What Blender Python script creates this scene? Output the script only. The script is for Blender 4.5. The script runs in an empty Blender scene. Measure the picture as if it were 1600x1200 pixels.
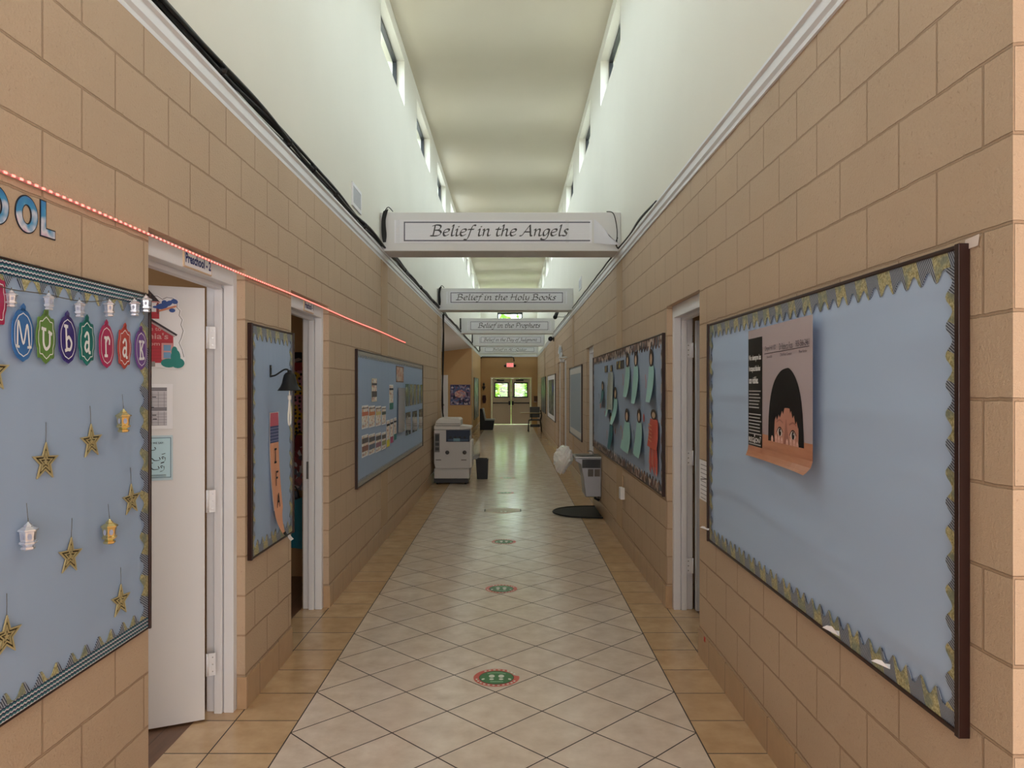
import bpy, math, random
from mathutils import Matrix, Vector
from mathutils.geometry import tessellate_polygon

sc = bpy.context.scene
COL = sc.collection
PI = math.pi
R = random.Random(7)

# ------------------------------------------------------------------ camera, light, exposure
EYE = 1.655                       # lens height above the floor
FPX = 1182.0                      # focal length in pixels of a 1600 px wide frame
cd = bpy.data.cameras.new('camera')
cd.sensor_width = 36.0
cd.lens = 36.0 * FPX / 1600.0
cd.shift_x = 1.0 / 1600.0
cd.shift_y = 5.0 / 1600.0
cd.clip_start = 0.05
cd.clip_end = 200
cam = bpy.data.objects.new('camera', cd)
COL.objects.link(cam)
cam.location = (0, 0, EYE)
cam.rotation_euler = (PI / 2, 0, 0)
sc.camera = cam

w = bpy.data.worlds.new('sky')
sc.world = w
w.use_nodes = True
wb = w.node_tree.nodes['Background']
wb.inputs[1].default_value = 6.0
_t = w.node_tree
_c = _t.nodes.new('ShaderNodeTexCoord')
_x = _t.nodes.new('ShaderNodeSeparateXYZ')
_r = _t.nodes.new('ShaderNodeValToRGB')
_t.links.new(_c.outputs['Generated'], _x.inputs[0])
_t.links.new(_x.outputs[2], _r.inputs[0])
_r.color_ramp.elements[0].position = 0.0
_r.color_ramp.elements[0].color = (0.16, 0.16, 0.13, 1)      # ground
_r.color_ramp.elements[1].position = 0.04
_r.color_ramp.elements[1].color = (0.86, 0.94, 1.0, 1)       # overcast sky
_t.links.new(_r.outputs[0], wb.inputs[0])

vs = sc.view_settings
vs.view_transform = 'Standard'
vs.look = 'None'
vs.gamma = 1.0
vs.use_curve_mapping = False
vs.exposure = 0.55
try:
    sc.cycles.use_denoising = True
    sc.cycles.max_bounces = 12
    sc.cycles.diffuse_bounces = 7
    sc.cycles.glossy_bounces = 4
    sc.cycles.transparent_max_bounces = 16
    sc.cycles.sample_clamp_indirect = 6.0
    sc.cycles.caustics_reflective = False
    sc.cycles.caustics_refractive = False
except Exception:
    pass


def area(name, loc, direction, sx, sy, watts, color=(1, 1, 1), spread=180):
    l = bpy.data.lights.new(name, 'AREA')
    l.shape = 'RECTANGLE'
    l.size, l.size_y = sx, sy
    l.energy = watts
    l.color = color
    o = bpy.data.objects.new(name, l)
    COL.objects.link(o)
    o.location = loc
    l.spread = math.radians(spread)
    o.rotation_euler = Vector(direction).to_track_quat('-Z', 'Z').to_euler()
    return o


# dimensions of the corridor (metres; x right, y into the corridor, z up)
XL, XR = -1.37, 1.165             # faces of the block walls
UL, UR = -1.378, 1.15             # faces of the plastered upper walls
YEND = 33.6
ZT = 3.03                         # top of the block walls
ZC = 6.03                         # ceiling
WZ0, WZ1 = 5.275, 5.865           # clerestory windows
WIN = [7.98 + 3.05 * k for k in range(-3, 9)]
WW = 1.78
WATT = 32
for yw in WIN:                    # daylight of the sky at every clerestory window
    area('window_daylight', (UL - 0.40, yw + WW / 2, 5.66), (1, 0, -0.62), WW, 0.62, WATT, (0.93, 0.97, 1.0), 130)
    area('window_daylight', (UR + 0.40, yw + WW / 2, 5.66), (-1, 0, -0.62), WW, 0.62, WATT, (0.93, 0.97, 1.0), 130)
# daylight of the glazed entrance behind the photographer
area('entrance_daylight', (0.9, -2.7, 1.6), (0, 1, 0), 4.0, 2.6, 135, (1.0, 0.965, 0.94))
# unseen fill lamps added to brighten the classrooms and the alcove
area('classroom_fill', (-2.9, 2.6, 2.7), (0, 0, -1), 1.5, 1.5, 14, (0.95, 0.97, 1.0))
area('classroom_fill', (-2.9, 6.9, 2.7), (0, 0, -1), 1.0, 1.0, 3, (1.0, 0.92, 0.82))
area('classroom_fill', (2.9, 4.6, 2.7), (0, 0, -1), 0.8, 0.8, 1.5, (0.95, 0.97, 1.0))
area('alcove_fill', (-4.9, 20.5, 1.5), (1, 0, 0.1), 6.0, 1.5, 50, (0.96, 0.98, 1.0))  # added fill from the side, no window is modelled there


# ------------------------------------------------------------------ materials
def lin(c):
    c = c / 255.0
    return c / 12.92 if c <= 0.04045 else ((c + 0.055) / 1.055) ** 2.4


def rgb(c):
    return (lin(c[0]), lin(c[1]), lin(c[2]), 1.0)


_m = {}


def mat(name, c=(200, 200, 200), rough=0.6, metal=0.0, emit=0.0, spec=0.4, alpha=1.0):
    if name in _m:
        return _m[name]
    m = bpy.data.materials.new(name)
    m.use_nodes = True
    b = m.node_tree.nodes['Principled BSDF']
    b.inputs['Base Color'].default_value = rgb(c)
    b.inputs['Roughness'].default_value = rough
    b.inputs['Metallic'].default_value = metal
    b.inputs['Specular IOR Level'].default_value = spec
    if emit:
        b.inputs['Emission Color'].default_value = rgb(c)
        b.inputs['Emission Strength'].default_value = emit
    if alpha < 1:
        b.inputs['Alpha'].default_value = alpha
    _m[name] = m
    return m


class NT:
    """small node-building helper"""
    def __init__(s, m):
        s.t = m.node_tree
        s.b = s.t.nodes['Principled BSDF']

    def n(s, typ, **kw):
        o = s.t.nodes.new(typ)
        for k, v in kw.items():
            setattr(o, k, v)
        return o

    def l(s, a, b):
        s.t.links.new(a, b)

    def put(s, sock, v):
        if hasattr(v, 'links'):
            s.l(v, sock)
        else:
            sock.default_value = v

    def math(s, op, a, b=None, c=None):
        o = s.n('ShaderNodeMath', operation=op)
        s.put(o.inputs[0], a)
        if b is not None:
            s.put(o.inputs[1], b)
        if c is not None:
            s.put(o.inputs[2], c)
        return o.outputs[0]

    def mix(s, f, a, b, blend='MIX'):
        o = s.n('ShaderNodeMix', data_type='RGBA', blend_type=blend)
        s.put(o.inputs[0], f)
        s.put(o.inputs[6], a)
        s.put(o.inputs[7], b)
        return o.outputs[2]

    def pos(s):
        g = s.n('ShaderNodeNewGeometry')
        x = s.n('ShaderNodeSeparateXYZ')
        s.l(g.outputs['Position'], x.inputs[0])
        return g, x.outputs

    def obj(s):
        g = s.n('ShaderNodeTexCoord')
        x = s.n('ShaderNodeSeparateXYZ')
        s.l(g.outputs['Object'], x.inputs[0])
        return g.outputs['Object'], x.outputs

    def comb(s, x, y, z=0.0):
        o = s.n('ShaderNodeCombineXYZ')
        for i, v in enumerate((x, y, z)):
            s.put(o.inputs[i], v)
        return o.outputs[0]

    def noise(s, vec, scale, detail=3, rough=0.55):
        o = s.n('ShaderNodeTexNoise')
        if vec is not None:
            s.l(vec, o.inputs['Vector'])
        o.inputs['Scale'].default_value = scale
        o.inputs['Detail'].default_value = detail
        o.inputs['Roughness'].default_value = rough
        return o.outputs['Fac']

    def ramp(s, f, stops):
        o = s.n('ShaderNodeValToRGB')
        s.l(f, o.inputs[0])
        e = o.color_ramp.elements
        while len(e) > 1:
            e.remove(e[-1])
        e[0].position, e[0].color = stops[0][0], stops[0][1]
        for p, c in stops[1:]:
            x = e.new(p)
            x.color = c
        return o.outputs[0]

    def bump(s, h, strength, dist):
        o = s.n('ShaderNodeBump')
        s.l(h, o.inputs['Height'])
        o.inputs['Strength'].default_value = strength
        o.inputs['Distance'].default_value = dist
        s.l(o.outputs[0], s.b.inputs['Normal'])


def block_mat(name, phase, zoff, row, base=(194, 170, 146)):
    """painted concrete block, 406 x 203 mm, running bond"""
    m = mat(name, base, 0.62, spec=0.25)
    k = NT(m)
    g, p = k.pos()
    nx = k.n('ShaderNodeSeparateXYZ')
    k.l(g.outputs['True Normal'], nx.inputs[0])
    f = k.math('GREATER_THAN', k.math('ABSOLUTE', nx.outputs[1]), 0.5)
    along = k.math('ADD', k.math('MULTIPLY', k.math('SUBTRACT', 1.0, f), k.math('SUBTRACT', p[1], phase)),
                   k.math('MULTIPLY', f, k.math('ADD', p[0], -XR)))
    wob = k.math('MULTIPLY', k.math('SUBTRACT', k.noise(g.outputs['Position'], 9, 3), 0.5), 0.010)
    vec = k.comb(along, k.math('ADD', k.math('ADD', p[2], zoff), wob))
    b = k.n('ShaderNodeTexBrick', offset=0.5, offset_frequency=2, squash=1.0)
    k.l(vec, b.inputs['Vector'])
    b.inputs['Scale'].default_value = 1.0
    b.inputs['Mortar Size'].default_value = 0.0048
    b.inputs['Mortar Smooth'].default_value = 0.35
    b.inputs['Brick Width'].default_value = 0.4064
    b.inputs['Row Height'].default_value = row
    b.inputs['Color1'].default_value = (0, 0, 0, 1)
    b.inputs['Color2'].default_value = (1, 1, 1, 1)
    b.inputs['Mortar'].default_value = (0.5, 0.5, 0.5, 1)
    n1 = k.noise(g.outputs['Position'], 105, 3, 0.65)
    n2 = k.noise(g.outputs['Position'], 1.6, 2)
    c1 = rgb(base)
    c2 = rgb(tuple(int(v * 0.93) for v in base))
    col = k.mix(n2, c1, c2)
    col = k.mix(k.math('MULTIPLY', b.outputs['Color'], 0.05), col, rgb((225, 195, 160)))
    pits = k.math('GREATER_THAN', k.noise(g.outputs['Position'], 70, 2), 0.70)
    col = k.mix(k.math('MULTIPLY', pits, 0.22), col, rgb((120, 92, 66)))
    col = k.mix(k.math('MULTIPLY', b.outputs['Fac'], 0.42), col, rgb((118, 88, 60)))
    k.l(col, k.b.inputs['Base Color'])
    h = k.math('ADD', k.math('MULTIPLY', k.math('SUBTRACT', 1.0, b.outputs['Fac']), 1.0), k.math('ADD', k.math('MULTIPLY', n1, 0.55), k.math('MULTIPLY', pits, -0.35)))
    k.bump(h, 1.0, 0.0062)
    return m


def floor_mat():
    m = mat('ceramic_tile', (200, 180, 160), 0.22, spec=0.5)
    k = NT(m)
    g, p = k.pos()
    X, Y = p[0], p[1]
    D = 0.4855
    u = k.math('DIVIDE', k.math('ADD', X, 1.057), D)
    v = k.math('DIVIDE', k.math('SUBTRACT', Y, 3.622), D)
    a, b = k.math('ADD', u, v), k.math('SUBTRACT', u, v)

    def line(q, half):
        return k.math('GREATER_THAN', k.math('ABSOLUTE', k.math('SUBTRACT', k.math('FRACT', q), 0.5)), 0.5 - half)
    dia = k.math('MAXIMUM', line(a, 0.0100), line(b, 0.0100))
    inside = k.math('MULTIPLY', k.math('GREATER_THAN', X, -1.057), k.math('LESS_THAN', X, 0.885))
    rt = k.math('GREATER_THAN', X, 0.0)
    yb = k.math('DIVIDE', k.math('SUBTRACT', Y, 3.755), 0.3365)
    bord = line(yb, 0.0100)
    wl = k.math('MAXIMUM', k.math('LESS_THAN', k.math('ABSOLUTE', k.math('SUBTRACT', X, XL)), 0.003),
                k.math('LESS_THAN', k.math('ABSOLUTE', k.math('SUBTRACT', X, XR)), 0.003))
    bord = k.math('MAXIMUM', bord, wl)
    edge = k.math('MAXIMUM', k.math('LESS_THAN', k.math('ABSOLUTE', k.math('ADD', X, 1.057)), 0.0032),
                  k.math('LESS_THAN', k.math('ABSOLUTE', k.math('SUBTRACT', X, 0.885)), 0.0032))
    gro = k.math('MAXIMUM', edge, k.math('ADD', k.math('MULTIPLY', inside, dia),
                 k.math('MULTIPLY', k.math('SUBTRACT', 1.0, inside), bord)))
    wn = k.n('ShaderNodeTexWhiteNoise', noise_dimensions='2D')
    k.l(k.comb(k.math('FLOOR', a), k.math('FLOOR', b)), wn.inputs['Vector'])
    wn2 = k.n('ShaderNodeTexWhiteNoise', noise_dimensions='2D')
    k.l(k.comb(rt, k.math('FLOOR', yb)), wn2.inputs['Vector'])
    cl = k.noise(g.outputs['Position'], 9, 4, 0.6)
    st = k.math('ADD', k.math('MULTIPLY', k.noise(g.outputs['Position'], 7, 4, 0.6), 1.7), -0.35)
    d1 = k.mix(st, rgb((206, 187, 170)), rgb((240, 227, 214)))
    d1 = k.mix(k.math('MULTIPLY', wn.outputs[0], 0.35), d1, rgb((208, 190, 174)))
    b1 = k.mix(st, rgb((184, 153, 117)), rgb((220, 190, 154)))
    b1 = k.mix(k.math('MULTIPLY', wn2.outputs[0], 0.35), b1, rgb((190, 152, 114)))
    col = k.mix(inside, b1, d1)
    col = k.mix(gro, col, rgb((46, 36, 34)))
    k.l(col, k.b.inputs['Base Color'])
    k.l(k.math('ADD', k.math('MULTIPLY', gro, 0.45), 0.17), k.b.inputs['Roughness'])
    k.bump(k.math('SUBTRACT', 1.0, gro), 0.3, 0.002)
    return m


def base_mat():
    m = mat('base_tile', (172, 132, 96), 0.3)
    k = NT(m)
    g, p = k.pos()
    q = k.math('DIVIDE', k.math('SUBTRACT', p[1], 3.755), 0.3365)
    ln = k.math('GREATER_THAN', k.math('ABSOLUTE', k.math('SUBTRACT', k.math('FRACT', q), 0.5)), 0.491)
    n = k.noise(g.outputs['Position'], 12, 3)
    col = k.mix(n, rgb((166, 136, 106)), rgb((190, 160, 128)))
    col = k.mix(k.math('MULTIPLY', ln, 0.9), col, rgb((96, 74, 56)))
    k.l(col, k.b.inputs['Base Color'])
    return m


def plaster_mat(name, c):
    m = mat(name, c, 0.75, spec=0.2)
    k = NT(m)
    g, p = k.pos()
    k.bump(k.noise(g.outputs['Position'], 120, 3), 0.12, 0.002)
    n = k.noise(g.outputs['Position'], 1.2, 2)
    k.l(k.mix(n, rgb(c), rgb(tuple(int(v * 0.97) for v in c))), k.b.inputs['Base Color'])
    return m


def wood_mat(name, c1, c2, along='X', scale=3.0, rough=0.4):
    m = mat(name, c1, rough)
    k = NT(m)
    vec, o = k.obj()
    mp = k.n('ShaderNodeMapping')
    k.l(vec, mp.inputs[0])
    s = {'X': (1, 14, 14), 'Y': (14, 1, 14), 'Z': (14, 14, 1)}[along]
    mp.inputs['Scale'].default_value = s
    n = k.noise(mp.outputs[0], scale, 4)
    k.l(k.mix(n, rgb(c1), rgb(c2)), k.b.inputs['Base Color'])
    return m


def laminate_mat():
    m = mat('wood_laminate', (104, 76, 58), 0.35)
    k = NT(m)
    g, p = k.pos()
    mp = k.n('ShaderNodeMapping')
    k.l(g.outputs['Position'], mp.inputs[0])
    mp.inputs['Rotation'].default_value = (0, 0, 0.0)
    mp.inputs['Scale'].default_value = (16, 1.2, 1)
    n = k.noise(mp.outputs[0], 3, 4)
    q = k.math('FRACT', k.math('DIVIDE', p[0], 0.14))
    ln = k.math('LESS_THAN', q, 0.03)
    col = k.mix(n, rgb((88, 62, 48)), rgb((136, 104, 82)))
    col = k.mix(k.math('MULTIPLY', ln, 0.7), col, rgb((50, 34, 26)))
    k.l(col, k.b.inputs['Base Color'])
    return m


def paper_mat(name, c, crease=0.0):
    """backing paper, slightly wavy"""
    m = mat(name, c, 0.55, spec=0.3)
    k = NT(m)
    vec, o = k.obj()
    if crease:
        mp = k.n('ShaderNodeMapping')
        k.l(vec, mp.inputs[0])
        mp.inputs['Scale'].default_value = (0.5, 3.4, 1)
        n = k.noise(mp.outputs[0], 1.6, 1, 0.3)
        k.bump(n, crease, 0.05)
    else:
        mp = k.n('ShaderNodeMapping')
        k.l(vec, mp.inputs[0])
        mp.inputs['Scale'].default_value = (7, 0.5, 1)
        k.bump(k.noise(mp.outputs[0], 1.0, 2), 0.25, 0.02)
    return m


def foil_mat(name, axis, pal, period=0.077):
    """holographic bulletin-board edging: patches of fine stripes and mottled gold"""
    m = mat(name, (150, 140, 90), 0.34, metal=0.3)
    k = NT(m)
    vec, o = k.obj()
    t = o[0] if axis == 'h' else o[1]
    s = o[1] if axis == 'h' else o[0]
    cell = k.math('FLOOR', k.math('DIVIDE', k.math('ADD', t, k.math('MULTIPLY', s, 0.35)), period))
    par = k.math('FRACT', k.math('MULTIPLY', cell, 0.5))
    wn = k.n('ShaderNodeTexWhiteNoise', noise_dimensions='1D')
    k.l(cell, wn.inputs['W'])
    sel = k.math('GREATER_THAN', k.math('ADD', par, k.math('MULTIPLY', wn.outputs[0], 0.5)), 0.5)
    stripe = k.math('GREATER_THAN', k.math('FRACT', k.math('DIVIDE', k.math('ADD', t, k.math('MULTIPLY', s, 0.6)), 0.0085)), 0.5)
    st = k.mix(stripe, rgb(pal[0]), rgb(pal[1]))
    n = k.noise(vec, 130, 2, 0.8)
    n2 = k.noise(vec, 22, 2)
    go = k.mix(k.ramp(n, [(0.35, (0, 0, 0, 1)), (0.65, (1, 1, 1, 1))]), rgb(pal[2]), rgb(pal[3]))
    go = k.mix(k.ramp(n2, [(0.45, (0, 0, 0, 1)), (0.62, (0.8, 0.8, 0.8, 1))]), go, rgb(pal[4]))
    k.l(k.mix(sel, st, go), k.b.inputs['Base Color'])
    return m


def chevron_mat():
    m = mat('chevron_foil', (200, 200, 210), 0.35, metal=0.4)
    k = NT(m)
    vec, o = k.obj()
    zig = k.math('ABSOLUTE', k.math('SUBTRACT', k.math('FRACT', k.math('DIVIDE', o[0], 0.015)), 0.5))
    q = k.math('FRACT', k.math('DIVIDE', k.math('ADD', o[1], k.math('MULTIPLY', zig, 0.007)), 0.0135))
    f = k.ramp(q, [(0.0, rgb((30, 50, 90))), (0.34, rgb((225, 222, 232))), (0.67, rgb((60, 130, 140)))])
    f.node.color_ramp.interpolation = 'CONSTANT'
    k.l(f, k.b.inputs['Base Color'])
    return m


def collage_mat(name, cols, scale=60, dist='obj', rough=0.4):
    """printed pictures: random coloured cells"""
    m = mat(name, cols[0], rough)
    k = NT(m)
    vec, o = k.obj()
    v = k.n('ShaderNodeTexVoronoi', feature='F1')
    k.l(vec, v.inputs['Vector'])
    v.inputs['Scale'].default_value = scale
    x = k.n('ShaderNodeSeparateColor')
    k.l(v.outputs['Color'], x.inputs[0])
    n = len(cols)
    r = k.ramp(x.outputs[0], [(i / n, rgb(c)) for i, c in enumerate(cols)])
    r.node.color_ramp.interpolation = 'CONSTANT'
    k.l(r, k.b.inputs['Base Color'])
    return m


def tiedye_mat():
    m = mat('tie_dye_card', (90, 150, 200), 0.4)
    k = NT(m)
    vec, o = k.obj()
    n = k.noise(vec, 14, 2)
    q = k.math('ADD', k.math('MULTIPLY', o[1], 5.0), k.math('MULTIPLY', n, 1.1))
    k.l(k.ramp(q, [(0.2, rgb((190, 120, 170))), (0.42, rgb((215, 210, 220))), (0.58, rgb((60, 140, 190))),
                   (0.8, rgb((50, 120, 180))), (0.98, rgb((190, 150, 200)))]), k.b.inputs['Base Color'])
    return m


def dots_mat():
    m = mat('dotted_fabric', (190, 160, 50), 0.7)
    k = NT(m)
    vec, o = k.obj()
    v = k.n('ShaderNodeTexVoronoi', feature='F1')
    k.l(vec, v.inputs['Vector'])
    v.inputs['Scale'].default_value = 26
    v.inputs['Randomness'].default_value = 0.5
    d = k.math('LESS_THAN', v.outputs['Distance'], 0.32)
    big = k.noise(vec, 7, 1)
    base = k.mix(k.math('GREATER_THAN', big, 0.5), rgb((205, 165, 30)), rgb((190, 130, 140)))
    k.l(k.mix(d, base, rgb((30, 26, 34))), k.b.inputs['Base Color'])
    return m


def glass_mat():
    m = bpy.data.materials.new('window_glass')
    m.use_nodes = True
    t = m.node_tree
    t.nodes.remove(t.nodes['Principled BSDF'])
    tr = t.nodes.new('ShaderNodeBsdfTransparent')
    tr.inputs[0].default_value = (0.93, 0.97, 0.97, 1)
    gl = t.nodes.new('ShaderNodeBsdfGlossy')
    gl.inputs['Roughness'].default_value = 0.03
    mx = t.nodes.new('ShaderNodeMixShader')
    mx.inputs[0].default_value = 0.06
    t.links.new(tr.outputs[0], mx.inputs[1])
    t.links.new(gl.outputs[0], mx.inputs[2])
    t.links.new(mx.outputs[0], t.nodes['Material Output'].inputs[0])
    return m


BLOCK_L = block_mat('block_left', 0.178, 0.030, 0.2032)
BLOCK_R = block_mat('block_right', 0.243, 0.0288, 0.2068)
PAINT = plaster_mat('tan_paint', (198, 162, 118))
CREAM = plaster_mat('cream_plaster', (226, 224, 214))
CEILM = plaster_mat('ceiling_plaster', (214, 206, 188))
SMOOTH = plaster_mat('smooth_block_paint', (190, 164, 136))
FLOORM = floor_mat()
BASEM = base_mat()
LAM = laminate_mat()
GLASS = glass_mat()
WHITE = mat('white_enamel', (222, 222, 226), 0.4)
DOORW = mat('white_door', (218, 218, 220), 0.45)
TRIMW = mat('white_trim', (222, 224, 228), 0.4)
BEAMW = mat('beam_paint', (214, 214, 216), 0.5)
DARKF = mat('dark_bronze', (44, 46, 48), 0.4)
BLACK = mat('black_plastic', (22, 22, 24), 0.45)
BLACKI = mat('black_ink', (28, 28, 40), 0.6)
PAPERW = mat('white_paper', (232, 232, 236), 0.5)
STEEL = mat('brushed_steel', (150, 150, 150), 0.3, metal=0.9)
GOLD = mat('gold_glitter', (206, 190, 142), 0.35, metal=0.5)
GOLDD = mat('gold_dark', (60, 52, 34), 0.6, metal=0.2)
SILVER = mat('silver_plastic', (222, 226, 238), 0.2, metal=0.6)
GOLDS = mat('shiny_gold', (236, 222, 168), 0.16, metal=0.95)
RED = mat('red', (190, 40, 45), 0.5)
FRAME = wood_mat('dark_frame_wood', (34, 15, 11), (52, 25, 19), 'Y', 3, 0.35)


# ------------------------------------------------------------------ mesh helpers
_txt = {}


def text_polys(s, bold=0.0):
    """vertices and faces of a line of sans-serif lettering, cap height about 0.7"""
    key = (s, bold)
    if key not in _txt:
        c = bpy.data.curves.new('t', 'FONT')
        c.body = s
        c.offset = bold
        c.resolution_u = 3
        o = bpy.data.objects.new('t', c)
        COL.objects.link(o)
        dg = bpy.context.evaluated_depsgraph_get()
        dg.update()
        me = bpy.data.meshes.new_from_object(o.evaluated_get(dg))
        _txt[key] = ([tuple(v.co) for v in me.vertices], [tuple(p.vertices) for p in me.polygons])
        bpy.data.objects.remove(o)
        bpy.data.curves.remove(c)
        bpy.data.meshes.remove(me)
    return _txt[key]


def spline(pts, n=6):
    if len(pts) < 3:
        return list(pts)
    out = []
    P = [pts[0]] + list(pts) + [pts[-1]]
    for i in range(1, len(P) - 2):
        p0, p1, p2, p3 = P[i - 1], P[i], P[i + 1], P[i + 2]
        for j in range(n):
            t = j / n
            out.append(tuple(0.5 * (2 * b + (c - a) * t + (2 * a - 5 * b + 4 * c - d) * t * t + (3 * b - a - 3 * c + d) * t ** 3)
                             for a, b, c, d in zip(p0, p1, p2, p3)))
    out.append(tuple(pts[-1]))
    return out


class MB:
    def __init__(s):
        s.v, s.f, s.m, s.s = [], [], [], []

    def add(s, vs, fs, m=None, smooth=False):
        o = len(s.v)
        s.v += [tuple(v) for v in vs]
        for f in fs:
            s.f.append(tuple(i + o for i in f))
            s.m.append(m)
            s.s.append(smooth)
        return s

    def box(s, x0, x1, y0, y1, z0, z1, m=None):
        return s.add([(x0, y0, z0), (x1, y0, z0), (x1, y1, z0), (x0, y1, z0), (x0, y0, z1), (x1, y0, z1), (x1, y1, z1), (x0, y1, z1)],
                     [(0, 3, 2, 1), (4, 5, 6, 7), (0, 1, 5, 4), (1, 2, 6, 5), (2, 3, 7, 6), (3, 0, 4, 7)], m)

    def poly(s, pts, c, m=None):
        tri = tessellate_polygon([[Vector((p[0], p[1], 0)) for p in pts]])
        return s.add([(p[0], p[1], c) for p in pts], [tuple(t) for t in tri], m)

    def rect(s, x0, x1, y0, y1, c, m=None):
        return s.add([(x0, y0, c), (x1, y0, c), (x1, y1, c), (x0, y1, c)], [(0, 1, 2, 3)], m)

    def ell(s, x, y, rx, ry, c, m=None, n=20, rot=0.0):
        pts = []
        for i in range(n):
            t = 2 * PI * i / n
            px, py = rx * math.cos(t), ry * math.sin(t)
            pts.append((x + px * math.cos(rot) - py * math.sin(rot), y + px * math.sin(rot) + py * math.cos(rot)))
        return s.add([(p[0], p[1], c) for p in pts], [tuple(range(n))], m)

    def prism(s, pts, c0, c1, m=None, axis='z'):
        n = len(pts)
        if sum(pts[i][0] * pts[(i + 1) % n][1] - pts[(i + 1) % n][0] * pts[i][1] for i in range(n)) < 0:
            pts = pts[::-1]
        tri = tessellate_polygon([[Vector((p[0], p[1], 0)) for p in pts]])

        def P(p, c):
            return {'z': (p[0], p[1], c), 'y': (p[0], c, p[1]), 'x': (c, p[0], p[1])}[axis]
        vs = [P(p, c0) for p in pts] + [P(p, c1) for p in pts]
        fs = [tuple(t[::-1]) for t in tri] + [tuple(i + n for i in t) for t in tri]
        fs += [(i, (i + 1) % n, (i + 1) % n + n, i + n) for i in range(n)]
        return s.add(vs, fs, m)

    def ring(s, outer, inner, c0, c1, m=None):
        """flat frame between two outlines with the same number of points"""
        n = len(outer)
        vs = [(p[0], p[1], c) for c in (c0, c1) for q in (outer, inner) for p in q]
        fs = []
        for i in range(n):
            j = (i + 1) % n
            fs += [(2 * n + i, 2 * n + j, 3 * n + j, 3 * n + i), (i, j, 2 * n + j, 2 * n + i), (n + j, n + i, 3 * n + i, 3 * n + j), (j, i, n + i, n + j)]
        return s.add(vs, fs, m)

    def tube(s, path, r, n=8, m=None, cap=True):
        path = [Vector(p) for p in path]
        vs, fs = [], []
        prev = None
        for i, p in enumerate(path):
            d = (path[min(i + 1, len(path) - 1)] - path[max(i - 1, 0)]).normalized()
            if prev is None:
                a = d.orthogonal().normalized()
            else:
                a = (prev - d * prev.dot(d))
                a = a.normalized() if a.length > 1e-6 else d.orthogonal().normalized()
            prev = a
            b = d.cross(a)
            rr = r[i] if isinstance(r, (list, tuple)) else r
            for j in range(n):
                t = 2 * PI * j / n
                vs.append(p + a * math.cos(t) * rr + b * math.sin(t) * rr)
        for i in range(len(path) - 1):
            for j in range(n):
                k = (j + 1) % n
                fs.append((i * n + j, i * n + k, (i + 1) * n + k, (i + 1) * n + j))
        if cap:
            fs.append(tuple(range(n))[::-1])
            fs.append(tuple(range((len(path) - 1) * n, len(path) * n)))
        return s.add(vs, fs, m, True)

    def lathe(s, prof, n=16, m=None, o=(0, 0, 0), axis='z', smooth=True, ph=0.0):
        vs, fs = [], []
        for r, h in prof:
            for j in range(n):
                t = 2 * PI * j / n + ph
                x, y = r * math.cos(t), r * math.sin(t)
                q = {'z': (x, y, h), 'y': (x, h, -y), 'x': (h, x, y)}[axis]
                vs.append((q[0] + o[0], q[1] + o[1], q[2] + o[2]))
        L = len(prof)
        for i in range(L - 1):
            for j in range(n):
                k = (j + 1) % n
                fs.append((i * n + j, i * n + k, (i + 1) * n + k, (i + 1) * n + j))
        fs.append(tuple(range(n))[::-1])
        fs.append(tuple(range((L - 1) * n, L * n)))
        return s.add(vs, fs, m, smooth)

    def stroke(s, pts, wd, c0, m=None, nib=None):
        """pen line; nib = angle of a broad pen, None for a round one"""
        for i in range(len(pts) - 1):
            p, q = pts[i], pts[i + 1]
            c = c0 + (len(s.f) % 24) * 1e-5      # neighbouring strokes never lie in exactly one plane
            dx, dy = q[0] - p[0], q[1] - p[1]
            L = math.hypot(dx, dy)
            if L < 1e-9:
                continue
            if nib is None:
                ex, ey = dx / L * wd * 0.35, dy / L * wd * 0.35
                nx, ny = -dy / L * wd / 2, dx / L * wd / 2
                s.add([(p[0] - ex + nx, p[1] - ey + ny, c), (p[0] - ex - nx, p[1] - ey - ny, c), (q[0] + ex - nx, q[1] + ey - ny, c), (q[0] + ex + nx, q[1] + ey + ny, c)], [(0, 1, 2, 3)], m)
            else:
                nx, ny = math.cos(nib) * wd / 2, math.sin(nib) * wd / 2
                tx, ty = -dy / L * wd * 0.1, dx / L * wd * 0.1
                s.add([(p[0] + nx, p[1] + ny, c), (p[0] - nx, p[1] - ny, c), (q[0] - nx, q[1] - ny, c), (q[0] + nx, q[1] + ny, c)], [(0, 1, 2, 3)], m)
                s.add([(p[0] + tx, p[1] + ty, c), (p[0] - tx, p[1] - ty, c), (q[0] - tx, q[1] - ty, c), (q[0] + tx, q[1] + ty, c)], [(0, 1, 2, 3)], m)
        return s

    def text(s, t, x, y, w_, h_, c, m=None, bold=0.0, align='l', slope=0.0):
        """lettering fitted into w_ x h_ (h_ None: keep proportion), lower-left at x, y"""
        vs, fs = text_polys(t, bold)
        x0, x1 = min(v[0] for v in vs), max(v[0] for v in vs)
        y0, y1 = min(v[1] for v in vs), max(v[1] for v in vs)
        sx = w_ / (x1 - x0)
        sy = h_ / (y1 - y0) if h_ else sx
        return s.add([(x + (v[0] - x0) * sx, y + (v[1] - y0) * sy + slope * (v[0] - x0) * sx, c) for v in vs], fs, m)

    def xf(s, M):
        s.v = [tuple(M @ Vector(v)) for v in s.v]
        return s

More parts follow.
